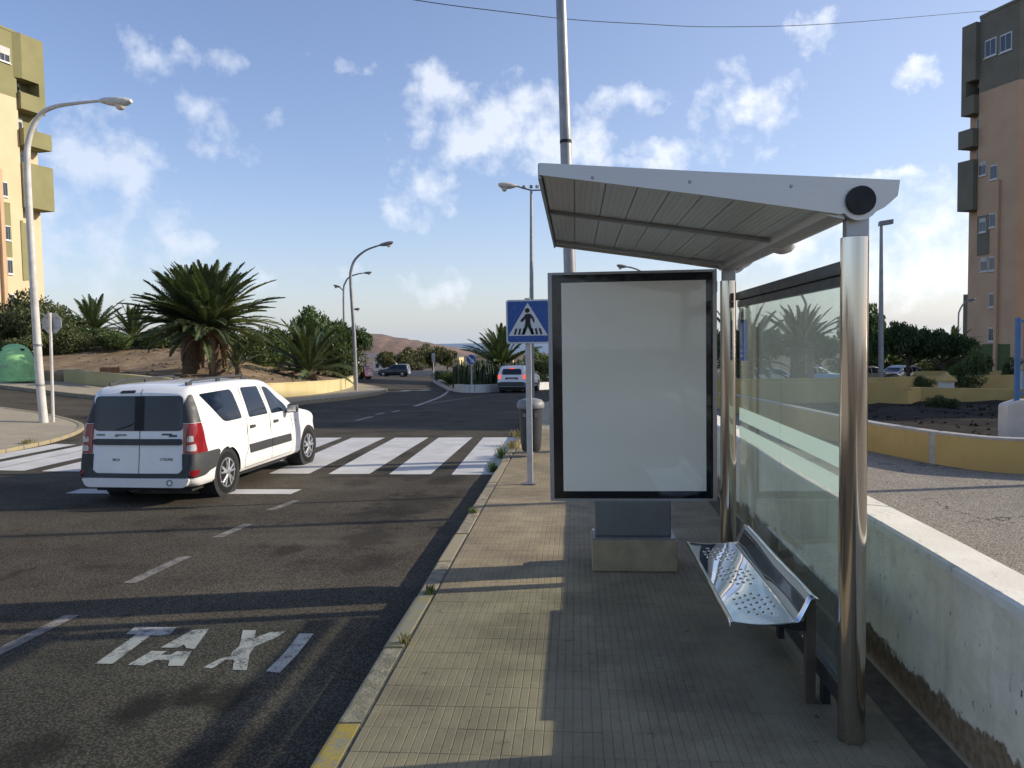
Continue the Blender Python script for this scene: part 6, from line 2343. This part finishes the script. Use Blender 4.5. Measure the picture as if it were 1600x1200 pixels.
# ------------------------------------------------------------------ tower blocks
def tower_window(parent, p, u, nrm, w_, h_, shutter=0.35, awn=None):
    """window on a facade: p centre, u along the wall, nrm outward"""
    z = Vector((0, 0, 1))
    l = parent.location

    def quad_box(c, sx_, sz_, d0, d1, name, mat, par):
        vs_ = []
        for d in (d0, d1):
            for (a, b) in ((-1, -1), (1, -1), (1, 1), (-1, 1)):
                vs_.append(Vector(c) + u * (a * sx_ / 2) + z * (b * sz_ / 2) + nrm * d)
        return MB().raw(vs_, [(3, 2, 1, 0), (4, 5, 6, 7), (0, 1, 5, 4), (1, 2, 6, 5), (2, 3, 7, 6), (3, 0, 4, 7)]).build(name, mat, par, world=True)

    f = quad_box(p, w_, h_, 0.006, 0.07, 'window', 'window_white', parent)
    quad_box(Vector(p) + u * (-w_ * 0.235), w_ * 0.42, h_ * 0.86, 0.072, 0.085, 'pane', 'window_pane', f)
    quad_box(Vector(p) + u * (w_ * 0.235), w_ * 0.42, h_ * 0.86, 0.072, 0.085, 'pane', 'window_pane', f)
    if shutter > 0:
        quad_box(Vector(p) + z * (h_ * (0.5 - shutter / 2)), w_ * 0.92, h_ * shutter, 0.088, 0.11, 'shutter', 'shutter', f)
    quad_box(Vector(p) - z * (h_ * 0.5 + 0.06), w_ * 1.15, 0.08, 0.004, 0.16, 'sill', 'window_white', f)


def wall_prism(poly, z0, z1, name, mat, parent):
    return MB().prism(poly, z0, z1, 'z').build(name, mat, parent, world=True)


# left: sunlit cream and olive tower.  A near corner -> B far corner of the visible face
tl0 = thing('tower_block', 'sunlit cream tower block with olive top storeys at the left edge', 'building', (-62, 82, -1.5))
A, B = Vector((-58.6, 72.0)), Vector((-57.15, 78.4))
u = (B - A).normalized()
nr = Vector((u.y, -u.x))
u3, n3 = Vector((u.x, u.y, 0)), Vector((nr.x, nr.y, 0))


def offp(s, d):
    p = A + u * s + nr * d
    return (p.x, p.y)


LEN = (B - A).length
TOP = 34.5
wall_prism([offp(-6, 0), offp(LEN, 0), offp(LEN, -14), offp(-6, -14)], -1.5, 27.9, 'wall', 'plaster_cream', tl0)
wall_prism([offp(-6, 0.004), offp(LEN, 0.004), offp(LEN, -14), offp(-6, -14)], 27.902, TOP, 'upper_wall', 'plaster_olive', tl0)
wall_prism([offp(-6.05, 0.06), offp(LEN + 0.02, 0.06), offp(LEN, -14), offp(-6, -14)], TOP + 0.002, TOP + 0.25, 'parapet', 'plaster_olive', tl0)
# set-back wing with the balconies, farther along
wall_prism([offp(LEN + 0.002, -1.2), offp(LEN + 3.2, -1.2), offp(LEN + 3.2, -12), offp(LEN + 0.002, -12)], -1.5, 24.0, 'wall', 'plaster_cream', tl0)
wall_prism([offp(LEN - 0.3, 0.02), offp(LEN + 0.35, 0.42), offp(LEN + 3.0, 0.42), offp(LEN + 3.0, -1.19), offp(LEN - 0.3, -1.19)], 30.0, TOP + 0.1, 'top_block', 'plaster_olive', tl0)
wall_prism([offp(LEN + 0.002, -1.195), offp(LEN + 3.25, -1.195), offp(LEN + 3.25, -12), offp(LEN + 0.002, -12)], 24.002, TOP, 'upper_wall', 'plaster_olive', tl0)


def balcony(z0, z1, s0, s1, d0, d1, parent, mat):
    mb = MB()
    mb.prism([offp(s0, d0), offp(s1, d0), offp(s1, d1), offp(s0, d1)], z0, z0 + 0.2, 'z')
    mb.prism([offp(s0, d1 - 0.15), offp(s1, d1 - 0.15), offp(s1, d1), offp(s0, d1)], z0 + 0.2, z1, 'z')
    mb.prism([offp(s0, d0), offp(s0 + 0.15, d0), offp(s0 + 0.15, d1 - 0.15), offp(s0, d1 - 0.15)], z0 + 0.2, z1, 'z')
    mb.prism([offp(s1 - 0.15, d0), offp(s1, d0), offp(s1, d1 - 0.15), offp(s1 - 0.15, d1 - 0.15)], z0 + 0.2, z1, 'z')
    return mb.build('balcony', mat, parent, world=True)


balcony(26.9, 28.6, LEN + 0.05, LEN + 3.0, -1.19, 0.42, tl0, 'plaster_olive')
MB().prism([offp(LEN + 2.3, -1.19), offp(LEN + 3.0, -1.19), offp(LEN + 3.0, 0.42), offp(LEN + 2.3, 0.42)], 28.602, 29.998, 'z').build('balcony_pier', 'plaster_olive', tl0, world=True)
balcony(23.2, 24.9, LEN + 0.05, LEN + 3.4, -1.19, 0.6, tl0, 'plaster_olive')
wall_prism([offp(LEN + 0.05, -1.19), offp(LEN + 0.05, 0.2), offp(LEN + 0.6, 0.6), offp(LEN + 3.4, 0.6), offp(LEN + 3.4, -1.19)], 16.8, 21.4, 'bay', 'plaster_olive', tl0)


def facp(s, z, d=0.0):
    p = A + u * s + nr * d
    return Vector((p.x, p.y, z))


for (s, z, sh_) in [(2.9, 32.1, 0.5), (5.3, 31.95, 0.5)]:
    tower_window(tl0, facp(s, z), u3, n3, 1.2, 1.5, sh_)
for (s, z) in [(LEN + 0.8, 29.2), (LEN + 0.9, 25.6), (LEN + 0.9, 22.2)]:
    tower_window(tl0, facp(s, z, -1.19), u3, n3, 1.1, 1.5, 0.3)
for (s, z) in [(4.6, 18.3), (4.7, 13.9), (4.75, 10.5), (4.8, 7.0)]:
    tower_window(tl0, facp(s, z), u3, n3, 0.6, 1.5, 0)
wall_prism([offp(3.75, 0.004), offp(4.15, 0.004), offp(4.15, 0.35), offp(3.75, 0.35)], -1.5, 20.2, 'fin', 'plaster_brown', tl0)
wall_prism([offp(4.35, 0.003), offp(5.1, 0.003), offp(5.1, 0.05), offp(4.35, 0.05)], 11.5, 17.0, 'olive_strip', 'plaster_olive', tl0)
wall_prism([offp(6.2, 0.003), offp(LEN - 0.06, 0.003), offp(LEN - 0.06, 0.08), offp(6.2, 0.08)], 9.2, 15.4, 'olive_strip', 'plaster_olive', tl0) if LEN > 6.4 else None
wall_prism([offp(LEN + 0.8, -1.198), offp(LEN + 1.9, -1.198), offp(LEN + 1.9, -1.1), offp(LEN + 0.8, -1.1)], 9.4, 15.4, 'olive_strip', 'plaster_olive', tl0)
wall_prism([offp(-6.0, 0.003), offp(1.0, 0.003), offp(1.6, 0.10), offp(-6.0, 0.10)], -1.5, 16.2, 'brown_panel', 'plaster_brown', tl0)
wall_prism([offp(LEN + 3.26, -2.0), offp(LEN + 3.9, -2.0), offp(LEN + 3.9, -8), offp(LEN + 3.26, -8)], -1.5, 18.0, 'far_wing', 'plaster_olive', tl0)
MB().tube([(-57.8, 75.5, TOP + 0.2), (-57.8, 75.5, TOP + 1.6)], 0.04, 6).build('aerial', 'lamp_dark', tl0, True, world=True)

# right: shaded brown tower with dark top storeys
tr0 = thing('tower_block', 'shaded brown tower block with dark grey top storeys at the right edge', 'building', (44, 82, -1.5))
A, B = Vector((39.7, 75.0)), Vector((38.2, 78.9))
u = (B - A).normalized()
nr = Vector((-u.y, u.x))
u3, n3 = Vector((u.x, u.y, 0)), Vector((nr.x, nr.y, 0))
LEN = (B - A).length
TOP = 31.6
C_ = Vector((52, 77.4))
base_poly = [(A.x, A.y), (B.x, B.y), (50.5, 92), (C_.x, C_.y)]
wall_prism(base_poly, -1.5, 24.7, 'wall', 'plaster_brown', tr0)
wall_prism([(A.x - 0.003, A.y - 0.005), (B.x - 0.003, B.y), (50.5, 92), (C_.x, C_.y - 0.005)], 24.702, TOP, 'upper_wall', 'plaster_dark', tr0)
wall_prism([(A.x - 0.06, A.y - 0.06), (B.x - 0.06, B.y), (50.5, 92.05), (C_.x, C_.y - 0.06)], TOP + 0.002, TOP + 0.25, 'parapet', 'plaster_dark', tr0)
wall_prism([offp(LEN + 0.002, -1.0), offp(LEN + 1.9, -1.0), offp(LEN + 1.9, -8), offp(LEN + 0.002, -8)], -1.5, 23.0, 'wall', 'plaster_brown', tr0)
wall_prism([offp(LEN + 0.002, -0.995), offp(LEN + 1.9, -0.995), offp(LEN + 1.9, -8), offp(LEN + 0.002, -8)], 23.002, 29.0, 'upper_wall', 'plaster_dark', tr0)
wall_prism([offp(LEN + 0.003, 0.02), offp(LEN + 0.003, 0.45), offp(LEN + 1.5, 0.55), offp(LEN + 1.5, -0.99), offp(LEN + 0.003, -0.99)], 26.0, 31.3, 'top_block', 'plaster_dark', tr0)
MB().prism([offp(LEN + 1.0, -0.99), offp(LEN + 1.5, -0.99), offp(LEN + 1.5, 0.55), offp(LEN + 1.0, 0.55)], 24.6, 25.998, 'z').build('balcony_pier', 'plaster_dark', tr0, world=True)
balcony(22.9, 24.6, LEN + 0.05, LEN + 1.5, -0.99, 0.55, tr0, 'plaster_dark')
balcony(19.8, 21.5, LEN + 0.05, LEN + 1.7, -0.99, 0.65, tr0, 'plaster_dark')
wall_prism([offp(LEN + 0.05, -0.99), offp(LEN + 0.05, 0.5), offp(LEN + 1.7, 0.65), offp(LEN + 1.7, -0.99)], 13.9, 18.6, 'bay', 'plaster_dark', tr0)
for (s, z) in [(1.35, 28.4), (2.95, 28.5)]:
    tower_window(tr0, facp(s, z), u3, n3, 1.2, 1.6, 0)
for (s, z) in [(LEN + 0.6, 25.3), (LEN + 0.6, 22.3), (LEN + 0.6, 19.2)]:
    tower_window(tr0, facp(s, z, -0.995), u3, n3, 1.0, 1.4, 0.3)
for (s, z) in [(3.6, 17.6), (3.5, 12.3), (2.4, 17.0), (2.4, 12.6), (3.3, 8.6), (2.35, 8.6), (2.3, 5.2), (2.3, 2.0)]:
    tower_window(tr0, facp(s, z), u3, n3, 0.75, 1.3, 0.3 if s > 3 else 0)
wall_prism([offp(1.65, 0.004), offp(1.95, 0.004), offp(1.95, 0.3), offp(1.65, 0.3)], -1.5, 16.2, 'fin', 'plaster_brown', tr0)
wall_prism([offp(2.15, 0.003), offp(3.95, 0.003), offp(3.95, 0.06), offp(2.15, 0.06)], 9.6, 13.4, 'grey_panel', 'plaster_dark', tr0) if False else None
wall_prism([offp(2.8, 0.003), offp(4.1, 0.003), offp(4.1, 0.06), offp(2.8, 0.06)], 9.5, 13.2, 'grey_panel', 'plaster_dark', tr0)
wall_prism([offp(0.4, 0.003), offp(3.4, 0.003), offp(3.4, 0.05), offp(0.4, 0.05)], -1.5, 1.1, 'green_panel', 'plaster_green', tr0)
wall_prism([offp(LEN + 1.91, -1.3), offp(LEN + 2.7, -1.3), offp(LEN + 2.7, -7), offp(LEN + 1.91, -7)], -1.5, 6.0, 'far_wing', 'plaster_dark', tr0)
uf = (C_ - A).normalized()
nf_ = Vector((uf.y, -uf.x))
for (s, z, aw) in [(3.2, 28.0, 0), (3.2, 22.0, 1), (3.2, 17.9, 0), (3.2, 13.5, 0)]:
    p = A + uf * s
    tower_window(tr0, Vector((p.x, p.y, z)), Vector((uf.x, uf.y, 0)), Vector((nf_.x, nf_.y, 0)), 1.2, 1.8, 0.2)
    if aw:
        q = A + uf * 2.9 + nf_ * 0.3
        MB().box((q.x, q.y, z + 1.3), (1.5, 0.5, 1.0), rz=math.atan2(uf.y, uf.x)).build('awning', 'awning_blue', tr0, world=True)

# ------------------------------------------------------------------ distant houses
gh_ = random.Random(77)
hs_ = [('white cube house left of the olive trees', -75, 250, 9, 5), ('pale house beside the white cube house', -62, 255, 7, 4), ('low white house at the foot of the hill', -70, 300, 11, 5), ('pinkish house right of the olive trees', -38, 300, 7, 3.6),
       ('small ochre house right of the olive trees', -52, 330, 8, 3.4), ('red-tinted house behind the island palm', -30, 330, 8, 3.4), ('flat pale house left of the round blue sign', -35, 340, 9, 3.2), ('low brown house nearest the sea', -62, 400, 14, 3)]
for i, (lab, x, y, w_, h_) in enumerate(hs_):
    z = far_ground(x, y)
    t_ = thing('distant_house', lab, 'house', (x, y, z), gh_.uniform(-0.2, 0.2), 'distant houses by the sea')
    mt = ['white_render', 'white_render', 'island_white', 'plaster_brown', 'wall_pale_yellow', 'plaster_brown', 'white_render', 'plaster_brown'][i]
    MB().box((0, 0, h_ / 2 - 0.5), (w_, 7, h_ + 1)).build('wall', mt, t_)
    MB().box((0, 0, h_ + 0.1), (w_ + 0.3, 7.3, 0.22)).build('roof', 'coping_grey', t_)
    for k in range(3):
        MB().box(((k - 1) * w_ * 0.3, -3.52, h_ * 0.55), (1.1, 0.06, 1.3)).build('window', 'window_pane', t_)
# pale hedge wall beyond the roundabout
o = thing('boundary_wall', 'long pale wall far behind the navy car', 'wall', (-25, 118, T(-25, 118)), 0)
MB().box((0, 0, 0.3), (60, 0.3, 0.9)).build('wall_body', 'coping_grey', o)

# tower just beyond the right edge: its long shadow lies over the far road
tb0 = thing('tower_block', 'brown tower block beyond the right edge that shades the far road', 'building', (55, 50, -2))
P = [Vector((45.0, 34.0)), Vector((66.0, 30.0)), Vector((72.0, 56.0)), Vector((50.0, 60.0))]
wall_prism([(p.x, p.y) for p in P], -3, 26.0, 'wall', 'plaster_brown', tb0)
wall_prism([(p.x, p.y) for p in P], 26.002, 27.6, 'parapet', 'plaster_dark', tb0)
u = (P[3] - P[0]).normalized()
for z in range(2, 25, 3):
    for s in (3, 8, 13, 18, 23):
        q = P[0] + u * s
        tower_window(tb0, Vector((q.x, q.y, z)), Vector((u.x, u.y, 0)), Vector((-u.y, u.x, 0)), 1.4, 1.4, 0.3)

# stones and dry litter scattered over the bare earth, too small to tell apart
gs_ = random.Random(15)
for nm, par_poly, hf_, n_, mat_, (xa, xb, ya, yb), s0 in [('scattered_stones', None, bank_h, 900, 'earth', (-38, -14.5, 34, 52), 0.10), ('soil_clods', None, lambda x, y: T(x, y) + 0.14, 900, 'black_soil', (5.8, 16, 13.0, 24.6), 0.045)]:
    mb = MB()
    for k in range(n_):
        x, y = gs_.uniform(xa, xb), gs_.uniform(ya, yb)
        if nm == 'scattered_stones' and (y < 41 + (-26.9 - x) * 0.5 and x < -20 - (y - 36) * 1.5):
            continue
        if nm == 'scattered_stones':
            dm = min((Vector((x, y)) - p).length for p in bank_edge)
            inside = x < -13.9 and y > 33.5
            if dm < 0.5 or not inside or (x < -16 and y < 33.3 + (-15.2 - x) * 0.62):
                continue
        z = hf_(x, y)
        s = s0 * gs_.uniform(0.3, 1.4)
        pts = [Vector((gs_.uniform(0.6, 1.3) * a, gs_.uniform(0.6, 1.3) * b, gs_.uniform(0.4, 0.9) * c)) * s for a, b, c in ((1, 0, 0), (-1, 0, 0), (0, 1, 0), (0, -1, 0), (0, 0, 1), (0, 0, -1))]
        mb.raw([(x + p.x, y + p.y, z + p.z) for p in pts], [(0, 2, 4), (2, 1, 4), (1, 3, 4), (3, 0, 4), (2, 0, 5), (1, 2, 5), (3, 1, 5), (0, 3, 5)])
    o = mb.build(nm, mat_, None)
    tag(o, 'small stones strewn over the bare earth bank' if nm == 'scattered_stones' else 'clods of dark soil in the walled flower bed', 'stones' if nm == 'scattered_stones' else 'soil', None, 'stuff')
